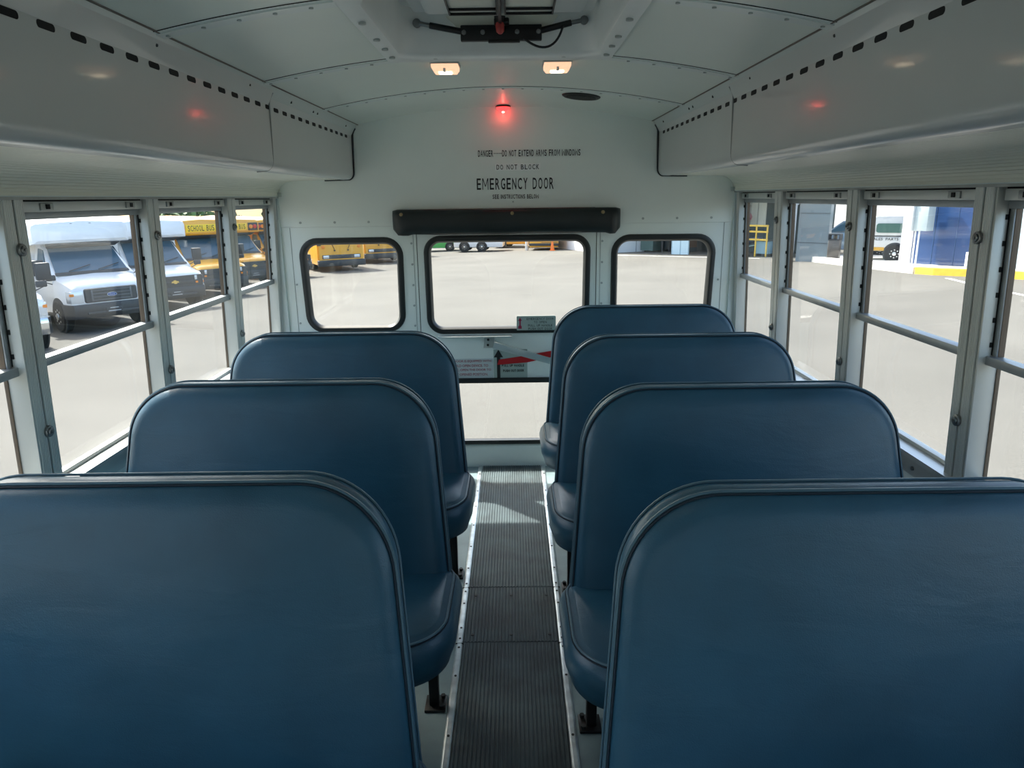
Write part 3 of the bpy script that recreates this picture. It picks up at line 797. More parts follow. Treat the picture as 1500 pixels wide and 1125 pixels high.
def arch(root, x, y, r=.46):
    MB().cyl((x, y, .40), r, .03, 'y', 28).done('wheel_arch', BLKP, root)

def cutaway(name, label, cat, loc, rz, paint, make, school=False, chrome=False, group=None, body=True):
    """front-engine van cab with a wide passenger body behind; x forward from the bumper face"""
    t = thing(name, label, cat, loc, rz, group)
    low = 0 if make == 'F' else -.06
    cab = MB()
    # hood and nose with rounded plan: loft of cross sections along x
    secs = [(-.02, .84, .62, 1.10+low), (-.06, .92, .55, 1.17+low), (-.20, .96, .50, 1.24+low), (-.95, .99, .45, 1.38+low)]
    rings = []
    for x, hw, z0, z1 in secs:
        rings.append([(x, -hw, z0), (x, hw, z0), (x, hw, z1-.22), (x, hw-.05, z1-.07), (x, hw-.20, z1-.01), (x, 0, z1+.02), (x, -hw+.20, z1-.01), (x, -hw+.05, z1-.07), (x, -hw, z1-.22)])
    cab.loft(rings)
    secs = [(-.93, .985, .45, 1.36+low, .99), (-1.30, .985, .45, 1.65+low*.6, .92), (-1.68, .985, .45, 2.00, .84), (-1.95, .985, .45, 2.16, .82), (-2.7, .985, .45, 2.18, .82)]
    rings = []
    for x, hw, z0, z1, hr in secs:
        rings.append([(x, -hw, z0), (x, hw, z0), (x, hw, 1.30+low), (x, hr, z1-.03), (x, hr-.06, z1), (x, 0, z1+.02), (x, -hr+.06, z1), (x, -hr, z1-.03), (x, -hw, 1.30+low)])
    cab.loft(rings)
    cab.done('cab', paint, t, smooth=35)
    ws = MB(); ws.loft([[(-1.00, -.86, 1.455+low), (-1.00, .86, 1.455+low), (-.985, .86, 1.435+low), (-.985, -.86, 1.435+low)], [(-1.66, -.76, 2.045), (-1.66, .76, 2.045), (-1.645, .76, 2.065), (-1.645, -.76, 2.065)]])
    w_ = ws.done('windshield', WSH, t, smooth=0)
    MB().loft([[(-.96, -.88, 1.405+low), (-.96, .88, 1.405+low), (-.99, .88, 1.455+low), (-.99, -.88, 1.455+low)], [(-.90, -.88, 1.385+low), (-.90, .88, 1.385+low), (-.92, .88, 1.41+low), (-.92, -.88, 1.41+low)]]).done('cowl', BLKP, t)
    wp = MB()
    for y in (-.55, .15): wp.tube([(-.985, y, 1.475+low), (-1.10, y+.55, 1.60+low)], .012, 6)
    wp.done('wiper', BLKP, t)
    for sg in (-1, 1):
        MB().loft([[(-1.25, sg*.992, 1.38+low), (-1.98, sg*.992, 1.38+low), (-1.98, sg*.86, 2.03), (-1.66, sg*.86, 2.00)], [(-1.25, sg*.975, 1.38+low), (-1.98, sg*.975, 1.38+low), (-1.98, sg*.84, 2.03), (-1.66, sg*.84, 2.00)]]).done('side_glass', WSH, t, smooth=0)
        arch(t, -.80, sg*.975); wheel(t, -.80, sg*.90)
        mr = MB(); mr.box(-1.02, -.92, min(sg*1.10, sg*1.40), max(sg*1.10, sg*1.40), 1.42, 1.80, bev=.03); mr.box(-.70, -.62, min(sg*.98, sg*1.20), max(sg*.98, sg*1.20), 1.30, 1.44, bev=.03)
        mm = mr.done('mirror', BLKP, t)
        ma = MB()
        for z in (1.18, 1.30): ma.tube([(-.95, sg*.97, z), (-.95, sg*1.25, z+.12), (-.97, sg*1.25, 1.45)], .013, 6)
        ma.done('mirror_arm', BLKP, mm)
    bump = CHROME if chrome else BLKP
    bm_ = MB(); rings = []
    for z, o in ((.36, -.03), (.44, .03), (.66, .05), (.72, .02)):
        rings.append([(x+o*(1 if x > -.2 else 0), y, z) for x, y in ((-.50, -1.0), (-.20, -1.02), (-.02, -.90), (.02, 0), (-.02, .90), (-.20, 1.02), (-.50, 1.0), (-.25, 0))])
    bm_.loft(rings); bm_.done('bumper', bump, t)
    v = MB(); v.box(-.10, .058, -.62, .62, .46, .52, bev=.01); v.box(-.10, .065, -.20, .20, .50, .60, bev=.005); vv = v.done('bumper_intake', GRIL, t)
    pl = MB(); pl.box(.066, .072, -.15, .15, .50, .515); pl.box(.066, .072, -.10, .10, .575, .59); pl.done('licence_plate', PLATEM, t)
    if make == 'F':
        gr = MB(); gr.loft([[(-.03, y, z) for y, z in rrect(-.64, .64, .74, 1.10, .05, 3)], [(.02, y, z) for y, z in rrect(-.60, .60, .76, 1.08, .05, 3)]])
        gp = gr.done('grille', (CHROME if chrome else GRIL), t)
        sl = MB()
        for z in (.80, .88, .96, 1.04): sl.box(.02, .035, -.46, .46, z-.012, z+.012, bev=.003)
        for y in (-.46, .46): sl.box(.02, .037, y-.02, y+.02, .78, 1.06, bev=.003)
        sl.done('grille_bar', mat('grille_bar_grey', (.12, .13, .14), .4) if not chrome else CHROME, gp)
        MB().loft([[(x, .115*math.cos(2*PI*k/24), .92+.048*math.sin(2*PI*k/24)) for k in range(24)] for x in (.03, .048)]).done('badge', PLATEM, gp)
        MB().loft([[(x, .105*math.cos(2*PI*k/24), .92+.040*math.sin(2*PI*k/24)) for k in range(24)] for x in (.04, .051)]).done('badge_centre', BLUEB, gp)
        front_text('Ford', .12, .042, .053, 0, .92, PLATEM, gp)
        ly0, ly1, lz0, lz1 = .655, .93, .76, 1.06
    else:
        gr = MB(); gr.loft([[(-.06, y, z) for y, z in rrect(-.90, .90, .70, 1.06, .05, 3)], [(.00, y, z) for y, z in rrect(-.88, .88, .71, 1.05, .05, 3)]])
        gp = gr.done('grille', BLKP, t)
        sl = MB(); sl.box(0, .012, -.58, .58, .84, .90, bev=.003)
        for z in (.76, .96, 1.01): sl.box(0, .008, -.56, .56, z-.008, z+.008)
        sl.done('grille_bar', GRIL, gp)
        bw = [(-.12, .855), (-.035, .855), (-.035, .825), (.050, .825), (.050, .855), (.12, .855), (.095, .905), (.035, .905), (.035, .935), (-.050, .935), (-.050, .905), (-.095, .905)]
        MB().loft([[(x, y, z) for y, z in bw] for x in (.010, .024)]).done('badge', GOLD, gp)
        ly0, ly1, lz0, lz1 = .62, .90, .90, 1.04
    for sg in (-1, 1):
        h = MB(); h.loft([[(.012, sg*ly0, lz0), (.012, sg*ly0, lz1), (-.03, sg*ly1, lz1-.01), (-.03, sg*ly1, lz0)], [(-.20, sg*ly0, lz0), (-.20, sg*ly0, lz1), (-.24, sg*(ly1+.04), lz1-.01), (-.24, sg*(ly1+.04), lz0)]], bev=.01)
        hl = h.done('headlamp', HLAMP, t)
        if make == 'F': MB().box(-.10, -.018, min(sg*.80, sg*.94), max(sg*.80, sg*.94), .93, 1.0, bev=.01).done('turn_signal', AMBER, hl)
        else: MB().loft([[(.012, sg*.64, .80), (.012, sg*.64, .86), (-.03, sg*.92, .86), (-.03, sg*.92, .80)], [(-.15, sg*.64, .80), (-.15, sg*.64, .86), (-.19, sg*.95, .86), (-.19, sg*.95, .80)]]).done('turn_signal', AMBER, hl)
    if not body: return t
    # passenger body with cap over the cab
    bw2 = 1.20; top = 2.78
    bd = MB()
    rings = []
    for x, hw, z0, z1, rr in ((-2.25, bw2, .50, top-.05, .14), (-7.2, bw2, .50, top, .14), (-7.3, bw2-.04, .52, top-.06, .14)):
        rings.append([(x, -hw, z0), (x, hw, z0), (x, hw, z1-rr), (x, hw-rr*.3, z1-rr*.3), (x, hw-rr, z1), (x, 0, z1+.05), (x, -hw+rr, z1), (x, -hw+rr*.3, z1-rr*.3), (x, -hw, z1-rr)])
    bd.loft(rings)
    rings = []
    for x, hw, z0, z1, rr in ((-1.28, bw2-.16, 2.24, top-.22, .10), (-1.33, bw2-.06, 2.17, top-.12, .12), (-1.50, bw2-.01, 2.14, top-.07, .14), (-2.27, bw2, 2.12, top-.05, .14)):
        rings.append([(x, -hw, z0), (x, hw, z0), (x, hw, z1-rr), (x, hw-rr*.3, z1-rr*.3), (x, hw-rr, z1), (x, 0, z1+.05), (x, -hw+rr, z1), (x, -hw+rr*.3, z1-rr*.3), (x, -hw, z1-rr)])
    bd.loft(rings)
    bp = bd.done('body', paint, t, smooth=35)
    ln = MB()
    for y in (-.22, 0, .22): ln.box(-1.345, -1.30, y-.03, y+.03, top-.16, top-.13, bev=.006)
    ln.done('marker_lamp', BLKP if not school else AMBER, bp)
    vs_ = MB(); vs_.loft([[(-1.32, -.88, 2.155), (-1.32, .88, 2.155), (-1.30, .90, 2.135), (-1.30, -.90, 2.135)], [(-1.50, -.80, 2.06), (-1.50, .80, 2.06), (-1.48, .82, 2.04), (-1.48, -.82, 2.04)]]).done('visor_seam', BLKP, bp)
    for sg in (-1, 1):
        for k in range(5):
            x = -2.9 - k*.84
            MB().box(x-.72, x, min(sg*1.19, sg*1.215), max(sg*1.19, sg*1.215), 1.45, 2.15, bev=.008).done('window', WSH, bp)
        wheel(t, -5.4, sg*.98); arch(t, -5.4, sg*1.185)
    if school:
        bl = MB(); 
        for z in (.95, 1.25, 2.25): 
            for sg in (-1, 1): bl.box(-7.2, -2.3, min(sg*1.195, sg*1.215), max(sg*1.195, sg*1.215), z-.03, z+.03)
        bl.done('rub_rail', BLKP, bp)
        sp = MB().box(-1.30, -1.258, -.56, .56, top-.50, top-.24, bev=.01).done('sign', SIGNY, bp)
        front_text('SCHOOL BUS', .98, .20, -1.256, 0, top-.37, INK, sp, bold=.01, cells=True)
        for sg in (-1, 1):
            pd = MB().box(-1.32, -1.262, min(sg*.62, sg*1.06), max(sg*.62, sg*1.06), top-.54, top-.22, bev=.01).done('lamp_panel', BLKP, bp)
            MB().cyl((-1.255, sg*.92, top-.38), .085, .03, 'x', 20, bev=.005).done('lamp', REDL, pd)
            MB().cyl((-1.255, sg*.74, top-.38), .085, .03, 'x', 20, bev=.005).done('lamp', AMBER, pd)
    return t

HD = math.radians(-40)
def place(x, y): return (x, y, gz(x, y))
cutaway('shuttle_van', 'white van with chrome bumper at the near end of the parked row, mostly cut off', 'van', place(-10.44, 14.21), HD, CARW, 'F', chrome=True)
cutaway('shuttle_bus', 'white shuttle bus with dark open-slat grille and blue oval badge', 'shuttle bus', place(-10.16, 17.95), HD, CARW, 'F')
cutaway('shuttle_bus', 'white shuttle bus with solid black nose and gold badge, before the yellow buses', 'shuttle bus', place(-10.30, 21.71), HD, CARW, 'C')
cutaway('school_bus', 'yellow school bus with black nose, first after the white shuttle buses', 'school bus', place(-10.22, 25.27), HD, BUSY, 'C', school=True)
cutaway('school_bus', 'yellow school bus with black nose and gold badge, second after the white shuttle buses', 'school bus', place(-10.55, 29.25), HD, BUSY, 'C', school=True)
cutaway('school_bus', 'yellow school bus with black nose, third, its sign cut by the rear corner post', 'school bus', place(-10.14, 33.36), HD, BUSY, 'C', school=True)

def flat_bus(label, loc, rz):
    t = thing('flat_nosed_bus', label, 'school bus', loc, rz, None)
    b = MB(); rings = []
    for x, hw, z0, z1 in ((0, 1.14, .42, 2.5), (-.10, 1.22, .36, 2.6), (-9.5, 1.22, .36, 2.62), (-9.6, 1.16, .40, 2.5)):
        rings.append([(x, -hw, z0), (x, hw, z0), (x, hw, z1-.25), (x, hw-.10, z1-.06), (x, 0, z1), (x, -hw+.10, z1-.06), (x, -hw, z1-.25)])
    b.loft(rings); bb = b.done('body', BUSY, t, smooth=35)
    MB().box(-.2, .10, -1.24, 1.24, .28, .60, bev=.04).done('bumper', BLKP, t)
    gp = MB().box(-.02, .02, -1.0, 1.0, .66, .86, bev=.01).done('grille', GRIL, t)
    for sg in (-1, 1):
        MB().box(.0, .035, min(sg*.66, sg*.96), max(sg*.66, sg*.96), .68, .84, bev=.01).done('headlamp', HLAMP, gp)
        MB().cyl((.01, sg*.93, 1.26), .085, .05, 'x', 16, bev=.005).done('lamp', AMBER, bb)
        MB().box(.0, .03, min(sg*.02, sg*1.05), max(sg*.02, sg*1.05), 1.40, 2.15, bev=.02).done('windshield', WSH, bb)
        MB().tube([(.0, sg*1.0, 2.2), (.35, sg*1.2, 2.0), (.30, sg*1.2, 1.5)], .02, 6).box(.25, .33, sg*1.2-.1, sg*1.2+.1, 1.35, 1.65, bev=.02).done('mirror', BLKP, t)
        MB().tube([(.015, sg*.35, 1.15), (.03, sg*.5, 1.45)], .015, 6).box(.01, .05, sg*.35-.04, sg*.35+.04, 1.05, 1.12).done('wiper', BLKP, bb)
        wheel(t, -1.6, sg*1.08, .48); wheel(t, -7.0, sg*1.08, .48)
        for k in range(8): MB().box(-1.9-k*.9, -1.25-k*.9, min(sg*1.21, sg*1.235), max(sg*1.21, sg*1.235), 1.55, 2.15, bev=.01).done('window', WSH, bb)
    MB().box(0, .03, -.55, .55, 2.24, 2.42, bev=.01).done('sign', SIGNY, bb)
    front_text('SCHOOL BUS', .95, .12, .033, 0, 2.33, INK, bb, bold=.01, cells=True)
    return t
HF = math.radians(-62)
flat_bus('yellow flat-nosed bus with round amber lamps, nearest through the small rear window', place(-8.90, 37.34), HF)
flat_bus('yellow flat-nosed bus parked behind the first in the small rear window', place(-7.75, 43.40), HF)
flat_bus('farthest yellow flat-nosed bus, only its corner visible in the small rear window', place(-7.35, 49.23), HF)

# far vehicles behind the rear door window
def box_truck(label, loc, rz, cabcol, parts):
    t = thing('work_truck', label, 'truck', loc, rz)
    return t
FAR = -28
t = thing('painted_van', 'van painted bright blue and green, far behind the door window', 'van', place(-6.35, 57.8), math.radians(4))
MB().prism([(-2.9, .28), (2.1, .28), (2.15, 1.0), (1.5, 2.3), (-2.9, 2.4)], 'y', -1, 1, bev=.06).done('body', mat('van_blue', (.03, .16, .62), .35, coat=.4), t)
MB().prism([(-.2, .30), (2.10, .30), (2.15, 1.0), (1.9, 1.5), (.3, 1.6)], 'y', -1.02, 1.02).done('panel', mat('van_green', (.06, .38, .08), .4, coat=.4), t)
for x in (-2.0, 1.3):
    for y in (-.95, .95): wheel(t, x, y, .38)
t = thing('tow_truck', 'white truck with big grey wheels beyond the blue and green van', 'truck', place(-2.45, 54.6), math.radians(-4))
MB().prism([(-1.9, .35), (1.75, .35), (1.8, 1.15), (1.0, 1.3), (.6, 2.2), (-.6, 2.25), (-.7, 1.3), (-1.9, 1.25)], 'y', -1.05, 1.05, bev=.06).done('body', CARW, t)
for x in (-1.1, .2):
    for y in (-1.0, 1.0): wheel(t, x, y, .40)
MB().prism([(.05, 1.4), (.92, 1.4), (.55, 2.05), (.05, 2.1)], 'y', -1.065, 1.065).done('window', WSH, t)
t = thing('sedan', 'white car seen far off between the white truck and the yellow bus', 'car', place(-1.6, 62.5), math.radians(-3))
MB().prism([(-2.1, .3), (2.1, .3), (2.15, .75), (1.2, .9), (.6, 1.4), (-.9, 1.42), (-1.6, .95), (-2.15, .9)], 'y', -.85, .85, bev=.06).done('body', CARW, t)
MB().prism([(1.1, .92), (.6, 1.34), (-.85, 1.36), (-1.45, .97)], 'y', -.865, .865).done('window', WSH, t)
for x in (-1.3, 1.3):
    for y in (-.8, .8): wheel(t, x, y, .32)
t = thing('yellow_van', 'yellow bus with dark windows seen side-on, far behind the door window', 'bus', place(.25, 59.8), math.radians(0))
MB().prism([(-1.9, .3), (2.0, .3), (2.05, 1.5), (1.9, 2.9), (-1.3, 2.9), (-1.9, 1.3)], 'y', -1.1, 1.1, bev=.06).done('body', BUSY, t)
for k in range(4): MB().box(-1.0+k*.72, -.45+k*.72, -1.12, 1.12, .55, .80, bev=.01).done('window', WSH, t)
for x in (-1.2, 1.4):
    for y in (-1.0, 1.0): wheel(t, x, y, .42)
t = thing('school_bus', 'yellow school bus with louvred side beside the white building, far away', 'school bus', place(2.32, 53.6), math.radians(-4))
MB().box(-1.05, 1.05, -1.1, 3.0, .22, 2.9, bev=.08).done('body', BUSY, t)
for z in (.42, .56, .70, .86): MB().box(-.2, .98, -1.115, -1.095, z, z+.03).done('rub_rail', BLKP, t)
MB().box(-.75, -.45, -1.12, -1.09, .95, 1.2, bev=.01).done('lamp_panel', BLKP, t)
MB().box(-1.06, 1.06, -1.2, -1.05, .35, .52, bev=.02).done('bumper', BLKP, t)
t = thing('traffic_cone', 'small orange traffic cone in front of the far yellow bus', 'traffic cone', place(2.80, 51.6))
MB().cyl((0, 0, .38), .15, .72, 'z', 16, r2=.03).done('cone', mat('cone_orange', (.8, .18, .02), .5), t)
MB().box(-.2, .2, -.2, .2, 0, .03, bev=.005).done('base', mat('cone_orange', (.8, .18, .02), .5), t)
t = thing('bollard', 'white post between the two far yellow buses', 'post', place(1.02, 53.4))
MB().cyl((0, 0, 1.2), .13, 2.4, 'z', 12, bev=.02).done('post', CARW, t)

# trees and hedges ------------------------------------------------------
LEAF = mat('tree_leaves', (.07, .16, .035), .7, var=.55, vscale=1.6, bump=1, bscale=4)
LEAF2 = mat('hedge_leaves', (.05, .12, .035), .7, var=.6, vscale=2.2, bump=1, bscale=5)
BARK = mat('tree_bark', (.09, .06, .04), .9, var=.3)
def leafy(name, n, R, size, m, parent, zs=(0, 1), seed=1):
    rnd = random.Random(seed); v = []; f = []
    for i in range(n):
        a = rnd.uniform(0, 2*PI); u = rnd.uniform(-1, 1); r = rnd.uniform(.55, 1)**.5
        lump = 1 + .22*math.sin(3*a+seed) * math.cos(4*u+seed*2)
        c = Vector((R[0]*r*lump*math.sqrt(1-u*u)*math.cos(a), R[1]*r*lump*math.sqrt(1-u*u)*math.sin(a), zs[0] + R[2]*r*u))
        d = Vector((rnd.gauss(0, 1), rnd.gauss(0, 1), rnd.gauss(0, 1))).normalized(); e = d.cross(Vector((rnd.gauss(0, 1), rnd.gauss(0, 1), rnd.gauss(0, 1)))).normalized()
        s = size*rnd.uniform(.6, 1.3); k = len(v)
        v += [c - d*s, c + e*s*.5, c + d*s, c - e*s*.5]; f.append((k, k+1, k+2, k+3))
    me = bpy.data.meshes.new(name); me.from_pydata([tuple(x) for x in v], [], f); me.materials.append(m)
    o = bpy.data.objects.new(name, me); COL.objects.link(o); o.parent = parent
    return o
def tree(label, x, y, h, r, seed):
    t = thing('tree', label, 'tree', place(x, y), 0, 'trees beyond the parked buses')
    MB().tube([(0, 0, -.2), (.1, 0, h*.35), (0, .1, h*.7)], [.22, .17, .08], 8).done('trunk', BARK, t)
    leafy('crown', 1700, (r, r, h*.42), .34, LEAF, t, (h*.60, 0), seed)
    return t
tp = [(-28.5, 30), (-35.5, 36), (-28.5, 41.5), (-35.5, 47), (-29.0, 50.5), (-36.0, 57), (-28.5, 60), (-35.0, 67), (-28.0, 21), (-35.5, 26), (-16.0, 80), (-8.5, 82), (-1.0, 84), (6.5, 88), (-24, 78)]
tl = 'leafy green tree beyond the row of parked buses'
for i, (x, y) in enumerate(tp): tree(tl, x, y, 6.5+1.8*math.sin(i*2.1), 3.1+.4*math.cos(i*3), i+3)
t = thing('hedge', 'dark green hedge at the far edge of the lot behind the vehicles', 'hedge', place(-4.15, 72.59))
leafy('foliage', 5200, (16, 1.6, 2.4), .30, LEAF2, t, (1.3, 0), 77); t['kind'] = 'thing'
t = thing('hedge', 'long dark hedge behind the row of parked white and yellow buses', 'hedge', place(-22.3, 36.11), math.radians(88))
leafy('foliage', 8000, (24, 1.5, 2.4), .30, LEAF2, t, (1.4, 0), 78)

# service building behind / to the blue-wall side ------------------------
BWHITE = mat('building_white', (.72, .74, .76), .6, var=.03, vscale=.4)
BCORR = mat('building_pale_panel', (.62, .65, .66), .55, var=.04, vscale=.6)
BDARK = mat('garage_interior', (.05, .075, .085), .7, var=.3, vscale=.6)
BBLUE = mat('blue_facade', (.025, .06, .16), .16, coat=.8, coat_r=.04, var=.12, vscale=.5)
BGREY = mat('grey_blue_cladding', (.17, .22, .25), .18, coat=.7, coat_r=.05, var=.05, vscale=.6)
BEIGE = mat('beige_partition', (.42, .42, .35), .7)
def wallseg(mb, p, q, z0, z1, th):
    p, q = Vector(p), Vector(q); d = (q-p).normalized(); n = Vector((-d.y, d.x))*th
    mb.loft([[(a.x, a.y, z) for a in (p, q, q+n, p+n)] for z in (z0, z1)])
sb = empty('service_building'); tag(sb, 'large white and blue service building with open dark garage bays', 'building')
m = MB(); wallseg(m, (3.44, 55.25), (5.47, 45.57), -3.0, 4.5, 3.0); m.done('wall', BWHITE, sb, smooth=0)
for k in range(7):
    a = (3.55+.31*k, 57.0-1.3*k); MB().box(a[0]-.03, a[0]+.03, a[1]-.04, a[1]+.04, -2.8, 4.5).done('panel_seam', mat('seam_shade', (.5, .52, .54), .6), sb)
# open bays: back wall, roof canopy, bay floor
m = MB(); wallseg(m, (8.84, 48.46), (16.69, 38.14), -3, 5, .3); m.done('bay_back_wall', BDARK, sb, smooth=0)
m = MB(); wallseg(m, (5.47, 45.57), (8.84, 48.46), -3, 5, .2); m.done('bay_side_wall', BDARK, sb, smooth=0)
m = MB(); m.loft([[(x, y, z) for x, y in ((5.24, 45.19), (14.16, 34.26), (16.98, 37.69), (8.50, 48.99))] for z in (2.6, 3.2)]); m.done('canopy', BWHITE, sb, smooth=0)
m = MB(); wallseg(m, (5.44, 45.29), (14.00, 34.66), 1.5, 3.0, .25); m.done('lintel', BGREY, sb, smooth=0)
m = MB(); wallseg(m, (11.13, 38.83), (11.53, 38.31), -3, 2.8, .4); m.done('bay_pillar', BGREY, sb, smooth=0)
dv = Vector((.644, -.765)).normalized()
def bay(u, w=0):   # point along the bay front at u metres, w metres into the bay
    p = Vector((5.56, 44.96)) + dv*u + Vector((.765, .644))*w; return (p.x, p.y)
def bay_box(name, u0, u1, w0, w1, z0, z1, m, parent, bev=.01):
    a, b, c, d = bay(u0, w0), bay(u1, w0), bay(u1, w1), bay(u0, w1); zz = gz(a[0], a[1])
    return MB().loft([[(p[0], p[1], zz+z) for p in (a, b, c, d)] for z in (z0, z1)], bev=bev).done(name, m, parent, smooth=0)
t = thing('roller_door', 'pale blue gridded door panel in the dark garage bay', 'garage door'); bay_box('panel', 4.55, 5.75, 1.0, 1.08, 0, 3.6, mat('pale_blue_door', (.50, .66, .74), .5), t)
for k in range(1, 4): bay_box('frame_bar', 4.55, 5.75, .985, 1.0, .9*k-.02, .9*k+.02, mat('door_bar', (.30, .42, .48), .5), t, 0)
for k in (0, .6, 1.17): bay_box('frame_bar', 4.55+k, 4.58+k, .985, 1.0, 0, 3.6, mat('door_bar', (.30, .42, .48), .5), t, 0)
t = thing('storage_crate', 'large brown container on the floor of the dark garage bay', 'crate'); bay_box('body', 3.3, 4.3, 2.6, 3.8, .3, 2.2, mat('crate_brown', (.14, .07, .04), .6), t); bay_box('base', 3.3, 4.3, 2.6, 3.8, 0, .3, BDARK, t)
t = thing('work_bench', 'dark grey work bench along the garage bay wall', 'workbench'); bay_box('top', .5, 2.8, 2.4, 3.3, .9, 1.0, mat('bench_grey', (.10, .14, .15), .5), t)
for u in (.6, 2.7):
    for w in (2.5, 3.2): bay_box('leg', u-.04, u+.04, w-.04, w+.04, 0, .9, BLKP, t, 0)
bay_box('drawer_unit', 1.0, 2.0, 2.45, 3.2, .1, .9, mat('bench_green', (.06, .12, .11), .5), t)
# far bay: beige partition, then mirrored bus shapes built solid: blue hoop, yellow rails, red sign
t = thing('partition_wall', 'beige partition hanging at the top of the farther garage bay', 'partition'); bay_box('panel', 8.6, 10.3, 1.2, 1.3, 1.55, 4.2, BEIGE, t)
for k in range(3): bay_box('batten', 9.0+k*.42, 9.05+k*.42, 1.17, 1.2, 1.6, 4.2, mat('batten_grey', (.25, .25, .22), .7), t, 0)
t = thing('door_post', 'yellow painted post at the edge of the garage bay', 'post'); bay_box('post', 8.20, 8.28, -.02, .08, 0, 4.0, mat('safety_yellow', (.75, .50, .06), .45), t)
t = thing('reflected_hoop', 'dark blue arched hose shape of a mirrored bus, built as tubes', 'reflection')  # bus arcs mirrored in the bay glass, added as solid tubes
zz = -2.15
def hoop(r0, th, m, nm, w=1.0, u0=10.25, hgt=1.0):
    pts = []
    for k in range(15):
        a = PI - PI*.5*k/14; p = bay(u0 + r0*math.cos(a), w); pts.append((p[0], p[1], zz + r0*hgt*math.sin(a)))
    MB().tube(pts, th, 8).done(nm, m, t)
hoop(1.75, .16, mat('arc_blue', (.02, .05, .12), .4), 'reflection', hgt=.72); hoop(1.35, .035, mat('arc_pale', (.30, .45, .42), .4), 'rim', w=.85, hgt=.72)
t = thing('reflected_rail', 'yellow bars of a bus reflected in the glass, built as solid rails', 'reflected bars')  # yellow pipes of the mirrored bus, given solid bars
YEL = mat('safety_yellow', (.75, .50, .06), .45)
for z in (.85, 1.25, 1.55): bay_box('rail', 9.55, 10.9, .55, .61, z, z+.09, YEL, t)
for u in (9.6, 10.2, 10.82): bay_box('post', u, u+.07, .55, .61, 0, 1.6, YEL, t)
t = thing('reflected_sign', 'dull red sign of a reflected bus, built as a solid disc', 'sign'); p = bay(9.55, .8)  # red stop sign of the mirrored bus, modelled as a disc
MB().cyl((0, 0, 2.02), .22, .04, 'y', 8).done('face', mat('dull_red', (.22, .05, .07), .5), t); MB().cyl((0, .03, .9), .03, 1.9, 'z', 8).done('post', BLKP, t); t.location = (p[0], p[1], gz(p[0], p[1]))
t = thing('tool_cart', 'pale blue tool cart below the yellow reflected bars', 'cart'); bay_box('cabinet', 10.1, 10.85, .75, 1.2, .15, .8, mat('cart_blue', (.25, .42, .50), .4), t); bay_box('top', 10.05, 10.9, .7, 1.25, .8, .86, BLKP, t)
for u in (10.15, 10.75): bay_box('wheel', u, u+.1, .8, 1.15, 0, .15, TYRE, t)

# grey-blue glazed corner of the building
m = MB(); wallseg(m, (13.01, 33.11), (13.95, 32.01), -2.15, 5, .25); m.done('glazed_corner', BGREY, sb, smooth=0)
for z in (-.75, .55, 1.9): 
    m = MB(); wallseg(m, (13.01, 33.10), (13.95, 32.00), z-.012, z+.012, -.01); m.done('panel_joint', mat('joint_dark', (.06, .08, .10), .4), sb, smooth=0)
t = thing('white_column', 'narrow white column beside the grey-blue glazed corner', 'column', place(12.80, 33.45)); MB().box(-.17, .17, -.17, .17, 0, 2.55, bev=.01).done('shaft', BWHITE, t)
MB().box(-.21, .21, -.21, .21, 2.55, 6.5).done('capital', BCORR, t)
# bin
t = thing('litter_bin', 'dark litter bin with twin openings beside the grey-blue glazed corner', 'bin', (14.1, 31.65, gz(14.1, 31.65)+.13), math.radians(-37))
MB().box(-.23, .23, -.2, .2, 0, .86, bev=.02).done('body', mat('bin_bronze', (.10, .09, .08), .35), t)
MB().box(-.25, .25, -.22, .22, .86, .90, bev=.01).box(-.25, .25, -.22, .22, 1.08, 1.13, bev=.02).box(-.25, -.20, -.22, .22, .88, 1.10).box(.20, .25, -.22, .22, .88, 1.10).box(-.035, .035, -.22, .22, .88, 1.10).done('hood', BLKP, t)
# SUV
def car_side(t, prof, win, paint, hw=.92):
    b = MB(); b.prism(prof, 'y', -hw, hw, bev=.07); bo = b.done('body', paint, t)
    for w in win: MB().prism(w, 'y', -hw-.012, hw+.012).done('window', WSH, t)
t = thing('suv', 'silver-blue SUV parked behind the litter bin', 'car', place(16.6, 35.6), math.radians(153))
car_side(t, [(-2.2, .35), (2.15, .35), (2.2, .85), (1.95, 1.05), (1.0, 1.20), (.35, 1.72), (-1.5, 1.78), (-2.15, 1.2)], [[(.95, 1.18), (.32, 1.64), (-.35, 1.66), (-.35, 1.15)], [(-.45, 1.15), (-.45, 1.66), (-1.4, 1.68), (-1.75, 1.2)]], mat('suv_paint', (.22, .30, .38), .25, .3, coat=.8, coat_r=.03))
for x in (-1.35, 1.35):
    for y in (-.86, .86): arch(t, x, y*1.07, .42); wheel(t, x, y, .37)
for sg in (-1, 1): MB().box(2.05, 2.22, min(sg*.6, sg*.9), max(sg*.6, sg*.9), .85, 1.02, bev=.02).done('headlamp', HLAMP, t)
